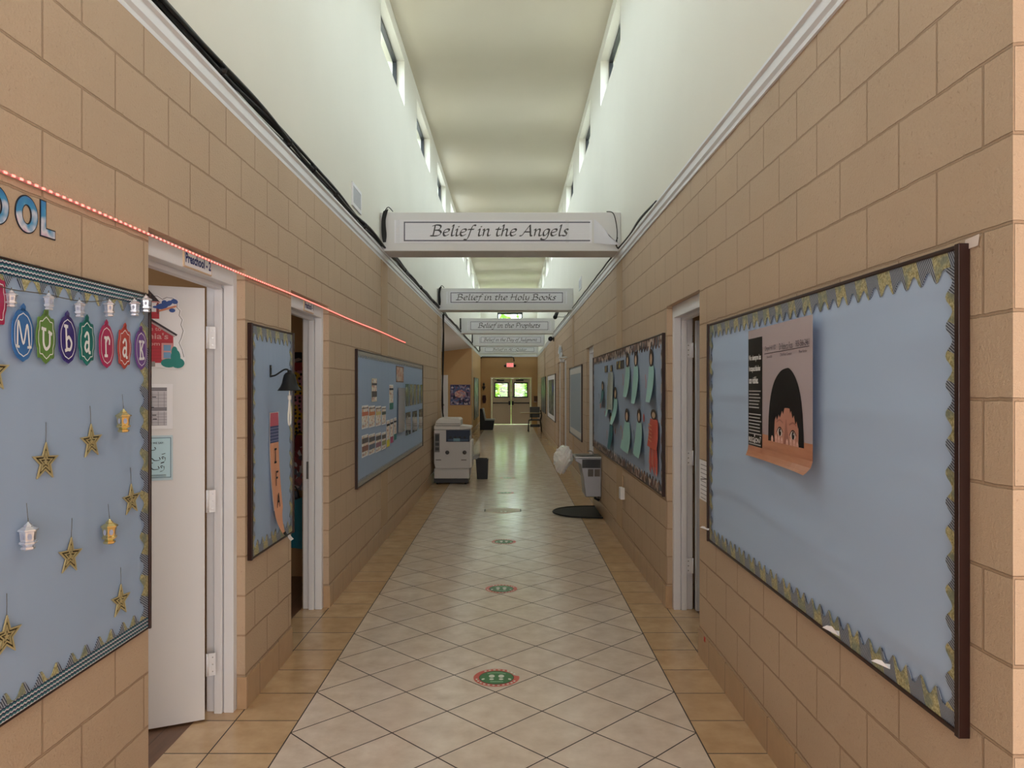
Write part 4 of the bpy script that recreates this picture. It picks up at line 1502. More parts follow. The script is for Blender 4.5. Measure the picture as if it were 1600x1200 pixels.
m2.rect(-.20, -.117, .24 * K_, .31 * K_, .0032, SRED)
m2.rect(-.19, -.130, .272 * K_, .312 * K_, .0037, PAPERW)
m2.stroke(SP_([(-.123, .265), (-.123, .318)]), .008, .0038, mat('tower_trim', (120, 40, 48), .5))
m2.poly(SP_([(-.215, .318), (-.112, .318), (-.165, .378)]), .0039, SDK)
m2.stroke(SP_([(-.21, .319), (-.114, .319)]), .006, .0041, SPK)
m2.text('Welcome to', -.268, .182 * K_, .160, .020, .0042, SPK, .015)
m2.text("ania's", -.188, .143 * K_, .111, .030, .0042, SPK, .02)
m2.text('classroom', -.262, .112 * K_, .148, .018, .0042, SPK, .015)
m2.rect(-.107, -.057, .045 * K_, .125 * K_, .0041, SPK)
for z in (.053, .088):
    m2.rect(-.098, -.066, z * K_, (z + .028) * K_, .0044, mat('window_blue', (90, 140, 180), .4))
m2.rect(-.22, -.155, .03 * K_, .10 * K_, .0041, SPK)
m2.rect(-.32, -.135, .012 * K_, .036 * K_, .0043, SGR)
m2.build('schoolhouse', SRED, root)
m2 = MB()
BSH = mat('bush_teal', (32, 128, 122), .6)
for x, z, rx, rz in ((-.075, .03, .035, .022), (-.035, .03, .03, .025), (-.045, .06, .022, .035), (-.05, .085, .014, .025)):
    m2.ell(x, z * K_, rx, rz, .0048 + .0001 * rx, BSH, 16)
m2.build('bush', BSH, root)
m2 = MB()
BIRD = mat('bird_blue', (36, 76, 150), .5)
for x, z, rx, rz, ro in ((-.105, .30, .028, .014, .2), (-.075, .315, .018, .012, .6), (-.05, .325, .016, .012, -.3), (-.095, .318, .012, .012, 0), (-.13, .295, .016, .006, 0), (-.06, .282, .014, .010, 0)):
    m2.ell(x, z * K_, rx, rz, .0046 + .0001 * rx, BIRD, 14, ro)
m2.stroke(SP_([(-.115, .278), (-.045, .302)]), .009, .0052, mat('pencil_tan', (204, 132, 100), .5))
m2.build('bluebird', BIRD, root)

# calendar and Arabic phrase card
a1, bt = leaf_ab(270, 600)
_, bb = leaf_ab(262, 670)
root = thing('calendar_sheet', 'white printed calendar sheet taped to the open door', 'notice', shift(LD, a1, bb, 0.001))
hh = bt - bb
m2 = MB().box(-.22, 0, 0, hh, 0, .0015, PAPERW)
GRY, LGT = mat('print_grey', (128, 126, 134), .6), mat('print_light', (190, 188, 196), .6)
for z in (hh * .84, hh * .40):
    m2.rect(-.20, -.026, z, z + .018, .0019, GRY)
for z0, z1 in ((hh * .45, hh * .83), (hh * .08, hh * .39)):
    m2.rect(-.20, -.026, z0, z1, .0018, LGT)
    for q in range(7):
        x = -.195 + q * .026
        m2.rect(x, x + .0018, z0, z1, .0021, GRY)
    for q in range(5):
        z = z0 + (z1 - z0) * q / 5
        m2.rect(-.20, -.026, z, z + .0016, .0021, GRY)
    for q in range(6):
        x, z = R.uniform(-.18, -.06), R.uniform(z0, z1 - .02)
        m2.rect(x, x + .018, z, z + .004, .0023, BLACKI)
m2.build('sheet', PAPERW, root)
a1, bt = leaf_ab(270, 680)
_, bb = leaf_ab(262, 750)
root = thing('phrase_card', 'laminated pale blue card of Arabic phrases on the open door', 'notice', shift(LD, a1, bb, 0.001))
hh = bt - bb
m2 = MB().box(-.23, 0, 0, hh, 0, .0015, mat('card_margin', (168, 194, 206), .3))
m2.rect(-.222, -.008, .012, hh - .010, .0019, mat('card_navy', (52, 84, 110), .4))
m2.rect(-.219, -.011, .015, hh - .013, .0022, mat('card_blue', (172, 208, 220), .35))
m2.text('WHAT DO WE SAY:', -.155, hh - .04, .115, .009, .0025, BLACKI, .02)
for q, (x0, z) in enumerate(((-.08, .69), (-.06, .46), (-.065, .26))):
    z *= hh
    m2.stroke(spline([(x0, z + .012), (x0 + .004, z), (x0 - .02, z - .003), (x0 - .032, z + .008), (x0 - .038, z - .002), (x0 - .07, z), (x0 - .075, z + .012)], 5), .0042, .0025, BLACKI, nib=.9)
    m2.ell(x0 - .03, z - .014, .0028, .0028, .0025, BLACKI, 8)
    m2.ell(x0 - .05, z + .022, .0028, .0028, .0025, BLACKI, 8)
    if q:
        m2.stroke(spline([(x0 + .022, z + .012), (x0 + .012, z + .014), (x0 + .016, z + .004), (x0 + .026, z + .01), (x0 + .024, z - .008), (x0 + .008, z - .014)], 5), .0042, .0025, BLACKI, nib=.9)
        m2.stroke([(x0 + .012, z + .026), (x0 + .026, z + .030)], .003, .0025, BLACKI)
m2.rect(-.20, -.03, .024, .027, .0025, BLACKI)
m2.rect(-.12, -.03, .018, .020, .0025, BLACKI)
m2.build('card', PAPERW, root)

# ------------------------------------------------------------------ second board: pencil and bell
PB = 0.016


def lp(u, v, c=PB):
    a, b = on(LW, u, v, c)
    return a, b


pa, pb = lp(428, 645)
root = thing('paper_pencil', 'paper pencil cutout lettered IFA with its tip curling off the narrow board', 'cutout', shift(LW, pa, pb, PB))
PK, PEA, NAV = mat('eraser_pink', (196, 96, 116), .5), mat('pencil_peach', (218, 158, 128), .5), mat('ferrule_blue', (60, 76, 124), .4)
hA = pb - lp(432, 780)[1]


def strip(m_, w0, w1, z0, z1, x0, x1, c0, c1, mm, nseg=6):
    vs_, fs_ = [], []
    for j in range(nseg + 1):
        t = j / nseg
        w_, z, x, c = w0 + (w1 - w0) * t, z0 + (z1 - z0) * t, x0 + (x1 - x0) * t, c0 + (c1 - c0) * t * t
        vs_ += [(x - w_ / 2, -z, c), (x + w_ / 2, -z, c)]
    for j in range(nseg):
        fs_.append((2 * j, 2 * j + 2, 2 * j + 3, 2 * j + 1))
    m_.add(vs_, fs_, mm, True)


PW = 0.155
m2 = MB()
strip(m2, PW + .012, PW + .012, -.004, .20, 0, 0, .001, .001, PAPERW)
strip(m2, PW + .012, PW + .008, .20, .55, 0, .02, .001, .02, PAPERW)
m2.build('paper_edge', PAPERW, root)
m2 = MB()
strip(m2, PW * .9, PW, 0, .075, 0, 0, .003, .003, PK)
m2.build('eraser', PK, root)
m2 = MB()
strip(m2, PW, PW, .075, .17, 0, 0, .003, .003, NAV)
for q in range(5):
    strip(m2, PW, PW, .085 + q * .018, .089 + q * .018, 0, 0, .0035, .0035, mat('ferrule_light', (150, 150, 190), .4), 1)
m2.build('ferrule', NAV, root)
m2 = MB()
strip(m2, PW, PW, .17, .55, 0, .02, .003, .022, PEA, 8)
strip(m2, PW, .04, .55, .69, .02, .0, .022, .06, PEA, 6)
m2.build('shaft', PEA, root)
m2 = MB()
strip(m2, .05, .03, .68, .71, .0, .015, .06, .08, BLACK, 3)
strip(m2, .05, .06, .70, .735, .015, .05, .08, .09, PAPERW, 3)
m2.build('curled_tip', PAPERW, root)
for k, (z, segs) in enumerate(((.205, [[(-.3, .5), (.3, .5)], [(0, .5), (0, -.5)], [(-.3, -.5), (.3, -.5)]]), (.335, [[(-.25, .5), (-.25, -.5)], [(-.25, .5), (.35, .5)], [(-.25, .05), (.2, .05)]]), (.46, [[(-.4, -.5), (0, .5)], [(0, .5), (.4, -.5)], [(-.22, -.1), (.22, -.1)]]))):
    m2 = MB()
    for q in segs:
        m2.stroke([(x * .055 + .006 * k + .005, -z - .04 + y * .075) for x, y in q], .011, .008 + .007 * k, BLACKI)
    m2.build('printed_letter', BLACKI, root)

# bell on a bracket
IRON = mat('cast_iron', (30, 32, 34), 0.5, metal=0.3)
ba, bb_ = lp(424, 580, 0.02)
root = thing('wall_bell', 'black iron bell on a curved wall bracket with a looped white pull rope', 'bell', shift(LW, ba, bb_, 0.014))
m2 = MB()
m2.box(-.010, .010, -.034, .034, 0, .005)
m2.tube(spline([(0, -.028, .005), (0, -.022, .03), (0, .004, .07), (0, .010, .088), (0, .006, .10), (0, -.006, .107)], 6), .0048, 8)
for z in (-.022, .024):
    m2.lathe([(.005, 0), (.005, .003)], 8, STEEL, (0, z, .005))
m2.build('bracket', IRON, root)
BC = .108
prof = [(.012, .0), (.022, -.004), (.031, -.016), (.036, -.036), (.041, -.060), (.050, -.082), (.062, -.098), (.066, -.104), (.062, -.104), (.045, -.08), (.034, -.04), (.02, -.016), (.006, -.010)]
m2 = MB()
m2.lathe([(r_, z) for r_, z in prof], 28, IRON, (0, -.006, BC), 'y')
m2.lathe([(.008, .012), (.013, .006), (.010, -.004)], 12, IRON, (0, -.006, BC), 'y')
m2.build('bell_body', IRON, root)
ROPE = mat('white_rope', (222, 220, 214), .8)
m2 = MB()
zr = -.118
m2.tube([(0, -.08, BC), (0, zr - .03, BC)], .004, 6)
m2.lathe([(.007, .014), (.010, .009), (.010, -.009), (.007, -.014)], 10, ROPE, (0, zr - .03, BC), 'y')
m2.tube(spline([(0, zr - .04, BC), (-.010, zr - .08, BC), (-.021, zr - .14, BC), (-.012, zr - .18, BC), (.012, zr - .18, BC), (.021, zr - .14, BC), (.010, zr - .08, BC), (.002, zr - .04, BC)], 6), .0052, 7)
m2.build('pull_rope', ROPE, root)

# ------------------------------------------------------------------ what shows through the second doorway
XB = frame((-1.75, 6.55, 0), (1, 0, 0))
root = thing('wall_hanging', 'dotted yellow cloth panel with dark edging hanging inside the second classroom', 'wall decoration', shift(frame((0, 6.6, 0), (1, 0, 0)), -1.85, 1.60))
DK = collage_mat('dark_edging', [(30, 24, 28), (24, 20, 24), (36, 28, 30), (150, 130, 120)], 30)
MB().box(-.35, .35, -.36, .20, 0, .01).build('cloth', dots_mat(), root)
MB().box(-.35, .35, .20, .27, 0, .014).build('red_band', mat('band_red', (150, 52, 52), .7), root)
MB().box(-.35, .35, .27, .36, 0, .016).build('dark_edging', DK, root)
MB().box(-.35, .35, -.62, -.36, 0, .012).build('lower_band', mat('band_maroon', (130, 52, 56), .7), root)
MB().box(-.35, .35, -.70, -.62, 0, .016).build('dark_edging', DK, root)
m2 = MB()
m2.box(-2.6, -1.6, 6.62, 6.70, 0, 2.9)
struct('wall_closet', 'wall just inside the second classroom doorway', 'wall', m2, PAINT)


def bag(name, label, x, y, z0, w_, h_, m, tilt=0.0):
    root = thing(name, label, 'bag', Matrix.Translation((x, y, z0)) @ Matrix.Rotation(tilt, 4, 'Y'), 'bags hanging in the second classroom')
    m2 = MB()
    prof = []
    vs_, fs_ = [], []
    N = 9
    for j in range(6):
        t = j / 5
        for k in range(N + 1):
            s = k / N
            vs_.append(((s - .5) * w_ * (1 - .15 * t), -.05 * math.sin(PI * s) * (1.15 - t), h_ * t + .015 * math.sin(5 * s + 3 * t)))
    for j in range(5):
        for k in range(N):
            fs_.append((j * (N + 1) + k, j * (N + 1) + k + 1, (j + 1) * (N + 1) + k + 1, (j + 1) * (N + 1) + k))
    o2 = len(vs_)
    vs_ += [(v[0], -v[1] * .4 + .01, v[2]) for v in vs_]
    fs_ += [tuple(i + o2 for i in f[::-1]) for f in fs_]
    m2.add(vs_, fs_, m, True)
    m2.build('pouch', m, root)
    MB().tube(spline([(-w_ * .2, 0, h_), (-w_ * .12, 0, h_ + .10), (w_ * .12, 0, h_ + .10), (w_ * .2, 0, h_)], 6), .006, 6).build('strap', BLACK, root)
    return root


bag('tote_bag', 'red and white patterned cloth bag hanging inside the second doorway', -1.83, 6.40, .80, .28, .36, collage_mat('bag_red', [(150, 60, 64), (196, 190, 196), (120, 44, 52), (90, 84, 100)], 26), .1)
bag('tote_bag', 'teal bag below the red patterned bag inside the second doorway', -1.76, 6.24, .33, .26, .40, mat('bag_teal', (26, 120, 140), .6), -.1)
bag('tote_bag', 'grey and white bag low behind the teal bag', -1.93, 6.46, .36, .20, .40, collage_mat('bag_grey', [(70, 80, 100), (170, 176, 190), (110, 120, 140)], 18), .05)

# ------------------------------------------------------------------ worksheets and photos on the long left board
SHEETC = collage_mat('worksheet_print', [(232, 230, 226), (232, 230, 226), (200, 120, 90), (225, 222, 220), (150, 150, 156), (222, 200, 160), (232, 230, 226)], 38)
PHOTO = collage_mat('glossy_photo', [(90, 110, 120), (150, 130, 110), (60, 80, 84), (180, 190, 180), (110, 90, 80), (70, 90, 110)], 16, rough=0.08)
C3 = 0.016


def paper(name, label, cat, F, u0, u1, v0, v1, m, group, c=C3, edge=None, tilt=0.0, bands=None):
    a0, b1 = on(F, u0, v0, c)
    a1, _ = on(F, u1, v0, c)
    _, b0 = on(F, u0, v1, c)
    W, Hh = abs(a1 - a0) / 2, (b1 - b0) / 2
    M_ = shift(F, (a0 + a1) / 2, (b0 + b1) / 2, c, 0.0, tilt)
    m2 = MB().box(-W, W, -Hh, Hh, 0, 0.002, edge or m)
    e = 0.012 if edge else 0.0
    m2.rect(-W + e, W - e, -Hh + e, Hh - e, 0.0026, m)
    for z0, z1, mm in bands or ():
        m2.rect(-W, W, -Hh + 2 * Hh * z0, -Hh + 2 * Hh * z1, 0.0032, mm)
    return single(name, label, cat, m2, m, M_, group)


GREY2 = mat('print_dark', (96, 92, 96), .6)
cols = [(565, 575), (576, 585.5), (586.8, 595), (596.3, 602.5)]
nth = ['first', 'second', 'third', 'last']
for i, (u0, u1) in enumerate(cols):
    paper('worksheet', '%s worksheet from the door in the upper row on the long board' % nth[i], 'worksheet', LW, u0, u1, 634 + i * .5, 671 - i * 2.2, SHEETC, 'worksheets on the long left board', edge=PAPERW, bands=[(.86, .9, GREY2), (.55, .72, mat('print_orange_%d' % i, ((200, 120, 96), (206, 130, 90), (210, 190, 130), (90, 100, 96))[i], .6))])
    paper('worksheet', '%s worksheet from the door in the lower row on the long board' % nth[i], 'worksheet', LW, u0, u1, 681 - i * 1.6, 716 - i * 4.2, SHEETC, 'worksheets on the long left board', edge=PAPERW, bands=[(.62, .85, GREY2), (.25, .5, mat('print_b%d' % i, ((150, 110, 100), (110, 120, 140), (150, 110, 130), (150, 150, 110))[i], .6))])
paper('worksheet', 'single cream worksheet alone above the upper worksheet row', 'worksheet', LW, 580.5, 588.5, 591, 628, SHEETC, 'worksheets on the long left board', edge=mat('cream_paper', (214, 208, 188), .5), bands=[(.7, .8, GREY2), (.2, .45, GREY2)])
for u0, u1, v0, v1, c, nm in ((608, 614.2, 601, 640, (46, 128, 120), 'green topped paper marker alone at mid height'), (603.7, 608.5, 657, 699, (214, 206, 60), 'yellow based paper marker in the row of three'), (609.5, 614, 655, 693, (170, 50, 110), 'magenta based paper marker in the row of three'), (615, 619.2, 653, 688, (50, 130, 130), 'teal based paper marker in the row of three')):
    paper('paper_marker', nm, 'cutout', LW, u0, u1, v0, v1, SHEETC, 'paper markers on the long left board', edge=PAPERW, bands=[(0, .26, mat('marker_%d' % c[0], c, .5)), (.78, .86, BLACKI)])
paper('title_sign', 'small reddish framed title card near the top of the long board', 'sign', LW, 619, 630.5, 571.5, 597, collage_mat('title_card', [(190, 140, 120), (206, 170, 150), (170, 120, 104), (200, 190, 180)], 20), None, edge=mat('title_edge', (120, 84, 76), .5))
m2 = MB()
a0, b1 = on(LW, 621, 606, C3)
a1, _ = on(LW, 631.5, 606, C3)
_, b0 = on(LW, 621, 677, C3)
vs_, fs_ = [], []
for j in range(9):
    t = j / 8
    for k, aa in enumerate((a0, (a0 * .5 + a1 * .5), a1)):
        vs_.append((XL + C3 + .01 + .05 * math.sin(PI * k / 2) * (0.4 + .6 * t), aa, b0 + (b1 - b0) * t))
for j in range(8):
    for k in range(2):
        fs_.append((j * 3 + k, j * 3 + k + 1, j * 3 + k + 4, j * 3 + k + 3))
m2.add(vs_, fs_, None, True)
single('plastic_sleeve', 'bulging grey plastic sleeve of papers on the long board', 'sleeve', m2, mat('plastic_grey', (156, 158, 166), .15, spec=.7))
for i, (u0, u1) in enumerate(((633.5, 639.5), (640, 645.5), (646, 651), (651.5, 656), (656.5, 660.5))):
    paper('photo_print', '%s glossy photo from the left in the upper photo row' % ('first', 'second', 'third', 'fourth', 'fifth')[i], 'photo', LW, u0, u1 - .9, 600 + i * .3, 635 - i * 1.2, PHOTO, 'glossy photos on the long left board', tilt=0.0)
for i, (u0, u1, v0, v1) in enumerate(((634, 641.5, 645, 681), (644.5, 651.5, 643, 676), (654.5, 660, 640, 671))):
    paper('photo_print', '%s glossy photo from the left in the lower photo row' % ('first', 'second', 'third')[i], 'photo', LW, u0, u1, v0, v1, PHOTO, 'glossy photos on the long left board', tilt=0.0)

# ------------------------------------------------------------------ poster on the big right board
RB_C = 0.015
pa0, pt0 = on(RW, 1170, 513, RB_C)
pa1, pt1 = on(RW, 1270, 491, RB_C + .032)
_, pbt = on(RW, 1270, 743, RB_C + .032)
PW_, PH = abs(pa1 - pa0), pt1 - pbt
ang = -math.asin(min(.03 / PW_, .5))
PM = shift(RW, pa0, pbt, RB_C + .002, 0, ang)
root = thing('wall_poster', 'poster of a peeking black-haired child behind a wooden table on the big blue board', 'poster', PM)
sx, sy = PW_ / .764, PH / .605
m2 = MB()
POS = mat('poster_grey', (186, 172, 178), .25)
# sheet with the lower corners curling off the board
NA, NB = 16, 14


def curl(a, b):
    t = max(0.0, (0.05 - b) / 0.05)
    return (.006 + .022 * (a / PW_) ** 2) * t * t + .008 * t * t * abs(2 * a / PW_ - 1) ** 3


vs_, fs_ = [], []
for j in range(NB + 1):
    b = PH * (j / NB) ** 1.6
    for k in range(NA + 1):
        a = PW_ * k / NA
        vs_.append((a, b, curl(a, b)))
for j in range(NB):
    for k in range(NA):
        fs_.append((j * (NA + 1) + k, j * (NA + 1) + k + 1, (j + 1) * (NA + 1) + k + 1, (j + 1) * (NA + 1) + k))
nw = next(j for j in range(NB + 1) if PH * (j / NB) ** 1.6 > .093 * sy)
for f in fs_:
    jj = f[0] // (NA + 1)
    m2.add([vs_[i] for i in f], [(0, 1, 2, 3)], POS if jj >= nw else wood_mat('poster_wood', (206, 146, 116), (184, 122, 94), 'X', 8, .3), True)
m2.build('sheet', POS, root)
m2 = MB()
COLB = mat('poster_black', (22, 20, 21), .5, spec=.2)
bx1 = .205 * sx
m2.rect(.004, bx1, .051 * sy, .565 * sy, .004, COLB)
for q, (s_, w_) in enumerate((('No siempre las', .185), ('incapacidades', .175), ('son visibles.', .145))):
    m2.text(s_, .016 * sx, (.452 - .052 * q) * sy, w_ * sx * .93, .034 * sy, .005, PAPERW, .03)
lw = mat('poster_small_text', (168, 166, 168), .5)
for q in range(6):
    m2.rect(.014 * sx, (.014 + R.uniform(.13, .175)) * sx, (.310 - .0155 * q) * sy, (.3155 - .0155 * q) * sy, .005, lw)
for q in range(7):
    m2.rect(.012 * sx, (.012 + R.uniform(.14, .182)) * sx, (.2 - .0155 * q) * sy, (.2055 - .0155 * q) * sy, .005, lw)
m2.text('REG', .012 * sx, .070 * sy, .075 * sx, .022 * sy, .005, PAPERW, .02)
m2.text('ON', .108 * sx, .070 * sy, .058 * sx, .022 * sy, .005, PAPERW, .02)
m2.text('7', .170 * sx, .072 * sy, .018 * sx, .028 * sy, .005, PAPERW, .0)
m2.poly([(.090 * sx, .067 * sy), (.106 * sx, .067 * sy), (.100 * sx, .092 * sy), (.096 * sx, .092 * sy)], .005, PAPERW)
m2.ell(.098 * sx, .102 * sy, .006, .007, .005, PAPERW)
m2.rect(.014 * sx, .185 * sx, .058 * sy, .064 * sy, .005, lw)
m2.xf(Matrix.Diagonal((1, 1, .3, 1)))
m2.build('text_column', COLB, root)
m2 = MB()
INK = mat('pen_ink', (74, 64, 76), .6)
m2.stroke([(.235 * sx, .482 * sy), (.735 * sx, .488 * sy)], .003, .005, INK)
for s_, a, b, w_, h_ in (('Chapel Hill ISD', .24, .490, .14, .026), ('Dr Rebecca Ross', .42, .490, .15, .028), ('903-566-2461', .60, .492, .135, .026), ('District/LEA', .265, .462, .07, .010), ('Child Find Contact', .43, .463, .13, .012), ('Phone Number', .635, .466, .08, .012)):
    m2.text(s_, a * sx, b * sy, w_ * sx, h_ * sy, .005, INK)
m2.xf(Matrix.Diagonal((1, 1, .3, 1)))
m2.build('handwriting', INK, root)
HAIR = mat('hair_black', (20, 17, 19), .6, spec=.2)
SKIN, SKIN2, SKIN3 = mat('print_skin', (198, 138, 120), .35), mat('print_skin_shade', (166, 106, 92), .35), mat('print_fingers', (222, 172, 158), .35)
m2 = MB()


def PT(pts):
    return [(a * sx, b * sy) for a, b in pts]


hair = [(.285, .094), (.290, .20), (.315, .29), (.36, .355), (.43, .397), (.50, .410), (.545, .405), (.60, .37), (.645, .31), (.672, .22), (.685, .094)]
m2.poly(PT([(p[0], p[1]) for p in spline(hair, 4)]), .005, HAIR)
face = [(.365, .094), (.362, .14), (.375, .20), (.43, .235), (.51, .245), (.57, .235), (.62, .20), (.632, .15), (.628, .094)]
m2.poly(PT(spline(face, 4)), .0056, SKIN)
m2.poly(PT(spline([(.47, .094), (.485, .15), (.50, .20), (.515, .15), (.54, .094)], 4)), .0059, SKIN2)
fr_ = [(.36, .18), (.385, .207), (.395, .188), (.415, .215), (.43, .202), (.455, .232), (.468, .218), (.49, .258), (.507, .30), (.515, .258), (.522, .25), (.53, .268), (.545, .225), (.555, .235), (.57, .205), (.585, .218), (.60, .18), (.612, .195), (.628, .165), (.64, .20), (.64, .27), (.56, .33), (.46, .33), (.37, .27)]
m2.poly(PT(fr_), .0062, HAIR)
for a, b in ((.427, .140), (.573, .135)):
    m2.ell(a * sx, b * sy, .032, .017, .0062, mat('eye_white', (220, 210, 206), .3), 18, -.1)
    m2.ell((a + .003) * sx, b * sy, .0155, .0165, .0065, HAIR, 16)
    m2.ell((a + .009) * sx, (b + .006) * sy, .004, .004, .0068, PAPERW, 8)
    m2.stroke(spline(PT([(a - .034, b), (a - .012, b + .018), (a + .014, b + .019), (a + .036, b + .002)]), 4), .005, .0066, HAIR)
    m2.stroke(spline(PT([(a - .036, b + .042), (a, b + .052), (a + .036, b + .042)]), 4), .007, .0063, SKIN2)
for a, b, h_ in ((.337, .100, .020), (.385, .104, .026), (.418, .102, .024), (.452, .100, .022), (.512, .098, .020), (.552, .102, .026), (.588, .100, .024), (.62, .096, .02)):
    m2.ell(a * sx, b * sy, .0155, h_, .0067 + a * .0005, SKIN3, 16)
    m2.ell(a * sx, (b + h_ * .45) * sy, .008, h_ * .3, .0071 + a * .0005, mat('print_nail', (236, 196, 188), .3), 10)
m2.rect(.212 * sx, .764 * sx, .060 * sy, .094 * sy, .0078, _m['poster_wood'])
m2.xf(Matrix.Diagonal((1, 1, .3, 1)))
m2.build('printed_child', HAIR, root)

# paper notice and small marks on the right wall
a0, b1 = on(RW, 1106, 722, .001)
a1, _ = on(RW, 1093.5, 722, .001)
_, b0 = on(RW, 1106, 786, .001)
m2 = MB().box(min(a0, a1), -4.33, b0, b1, .001, .003, PAPERW)
for q in range(9):
    m2.rect(min(a0, a1) + .03, min(a0, a1) + .03 + R.uniform(.1, .22), b1 - .03 - q * .025, b1 - .026 - q * .025, .0035, GRY)
m2.stroke([(min(a0, a1) + .03, b1 - .12), (min(a0, a1) + .2, b1 - .1)], .006, .0036, GREY2)
single('paper_notice', 'white printed paper half tucked behind the big board beside the door', 'notice', m2, PAPERW, RW)
a0, b0 = on(RW, 1508, 384, .002)
a1, b1 = on(RW, 1530, 372, .002)
m2 = MB().poly([(a0, b0 - .012), (a0 + .004, b0 + .014), (a1 + .004, b1 + .010), (a1, b1 - .018)], .004)
single('tape_strip', 'strip of whitish tape on the blocks at the corner of the big board', 'tape', m2, mat('masking_tape', (222, 208, 200), .5), RW)
a0, b0 = on(RW, 1101, 999, .011)
single('floor_dot', 'tiny red sticker on the tile base below the paper notice', 'sticker', MB().box(a0 - .014, a0 + .014, b0 - .014, b0 + .014, .0105, .012), RED, RW)
for i, (u, v, du) in enumerate(((1312, 986, 9), (1392, 1038, 8), (1109, 826, 4))):
    a0, b0 = on(RW, u, v, .03)
    z = scale_at(RW, u, v, .03)
    m2 = MB()
    r_ = du * z
    pts = [(0, 0), (r_ * 1.2, -r_ * .5), (r_ * 1.5, r_ * .2), (r_ * .6, r_ * 1.0), (-r_ * .3, r_ * .9), (-r_ * 1.1, r_ * .3)]
    m2.add([(p[0], p[1], .002 + .010 * k) for k, p in enumerate(pts)], [tuple(range(6))])
    single('torn_paper', ('white torn paper flap under the big board, left of the other flap', 'white torn paper flap under the big board, nearer its corner', 'white torn paper scrap at the far lower corner of the big board')[i], 'torn paper', m2, PAPERW, shift(RW, a0, b0, .03), 'torn paper scraps on the big board')

# ------------------------------------------------------------------ paper children on the craft board
C5 = 0.018
AQ, AQD, CORAL, TAN_ = mat('craft_aqua', (158, 206, 204), .5), mat('craft_teal', (36, 110, 124), .5), mat('craft_coral', (204, 88, 76), .5), mat('craft_face', (206, 176, 150), .5)


def kid(u, v0, v1, v2, wpx, label, body=None, flare=1.7, out=.05):
    """paper child: photo face at v0..v1, hanging paper gown down to v2"""
    a, b1 = on(RW, u, v0, C5)
    _, bm = on(RW, u, v1, C5)
    _, b0 = on(RW, u, v2, C5)
    aw, _ = on(RW, u + wpx, v0, C5)
    w_ = abs(aw - a) * 1.7
    root = thing('paper_child', label, 'paper craft', shift(RW, a, bm, C5), 'paper children on the craft board')
    hh = b1 - bm
    m2 = MB().ell(0, hh / 2, w_ * .27, hh / 2, .004, TAN_, 18)
    m2.ring([(w_ * .30 * math.cos(t * PI / 10), hh * .5 + hh * .54 * math.sin(t * PI / 10)) for t in range(20)], [(w_ * .20 * math.cos(t * PI / 10), hh * .42 + hh * .34 * math.sin(t * PI / 10)) for t in range(20)], .004, .006, mat('craft_hair', (58, 44, 40), .6))
    m2.build('face', TAN_, root)
    m2 = MB()
    L = bm - b0
    vs_, fs_ = [], []
    for j in range(7):
        t = j / 6
        q = w_ * (.45 + (flare - 1) * .5 * t)
        c = .004 + out * t * t
        vs_ += [(-q, -L * t, c * .25), (0, -L * t, c * .8), (q, -L * t, c)]
    for j in range(6):
        for k in range(2):
            fs_.append((j * 3 + k, j * 3 + k + 1, j * 3 + k + 4, j * 3 + k + 3))
    m2.add(vs_, fs_, body or AQ, True)
    m2.build('gown', body or AQ, root)
    m2 = MB()
    m2.stroke([(-.02, -L * .25), (.015, -L * .45), (0, -L * .6)], .016, .03 + out * .35, R.choice([BLACKI, CORAL, AQD]))
    m2.build('drawn_lines', BLACKI, root)
    return root


kid(981, 553, 573, 620, 4.5, 'aqua paper child at the top of the craft board, furthest of the three there')
kid(994, 550, 572, 630, 4.8, 'aqua paper child in the middle of the top three')
kid(1018, 546, 572, 628, 5.5, 'aqua paper child nearest the board corner in the top three')
kid(980, 639, 659, 704, 5.5, 'aqua paper child with a pink balloon in the lower row', flare=2.2)
kid(999, 640, 660, 712, 5.5, 'aqua paper child with a coral balloon in the lower row', flare=1.9)
kid(955, 645, 664, 700, 3.5, 'dark teal paper child low in the middle of the craft board', AQD)
kid(962, 605, 623, 662, 4.0, 'aqua paper child leaning at the centre of the craft board', None, 1.9, .08)
kid(951, 600, 614, 650, 3.2, 'slim aqua paper child beside the shiny sleeve', None, 1.3)
kid(942, 596, 610, 630, 3.0, 'small teal paper child near the white door frame', AQD, 1.2)
rk = kid(1022, 640, 655, 700, 8.5, 'tall coral red paper child with ruffled feet nearest the corner', CORAL, 1.5, .03)
m2 = MB()
za = scale_at(RW, 1021, 700, C5)
for q in range(8):
    x0, x1 = (-9 + 2.25 * q) * za * 3.6, (-9 + 2.25 * q + 2.0) * za * 3.6
    zb = -(72 + R.uniform(0, 18)) * za
    m2.prism([(x0 * .8, -36 * za), (x1 * .8, -36 * za), (x1 * 1.15, -60 * za), (x1 * 1.1, zb), (x0 * 1.2, zb + 5 * za), (x0 * 1.1, -60 * za)], .004 + .004 * (q % 2), .007 + .004 * (q % 2), CORAL if q % 3 else mat('craft_pink', (214, 126, 112), .5))
for q in range(5):
    m2.stroke([(-14 * za, (-8 - 6 * q) * za), (14 * za, (-10 - 6 * q) * za)], 1.6 * za, .034, mat('craft_peach', (222, 160, 120), .5))
m2.build('ruffles', CORAL, rk)
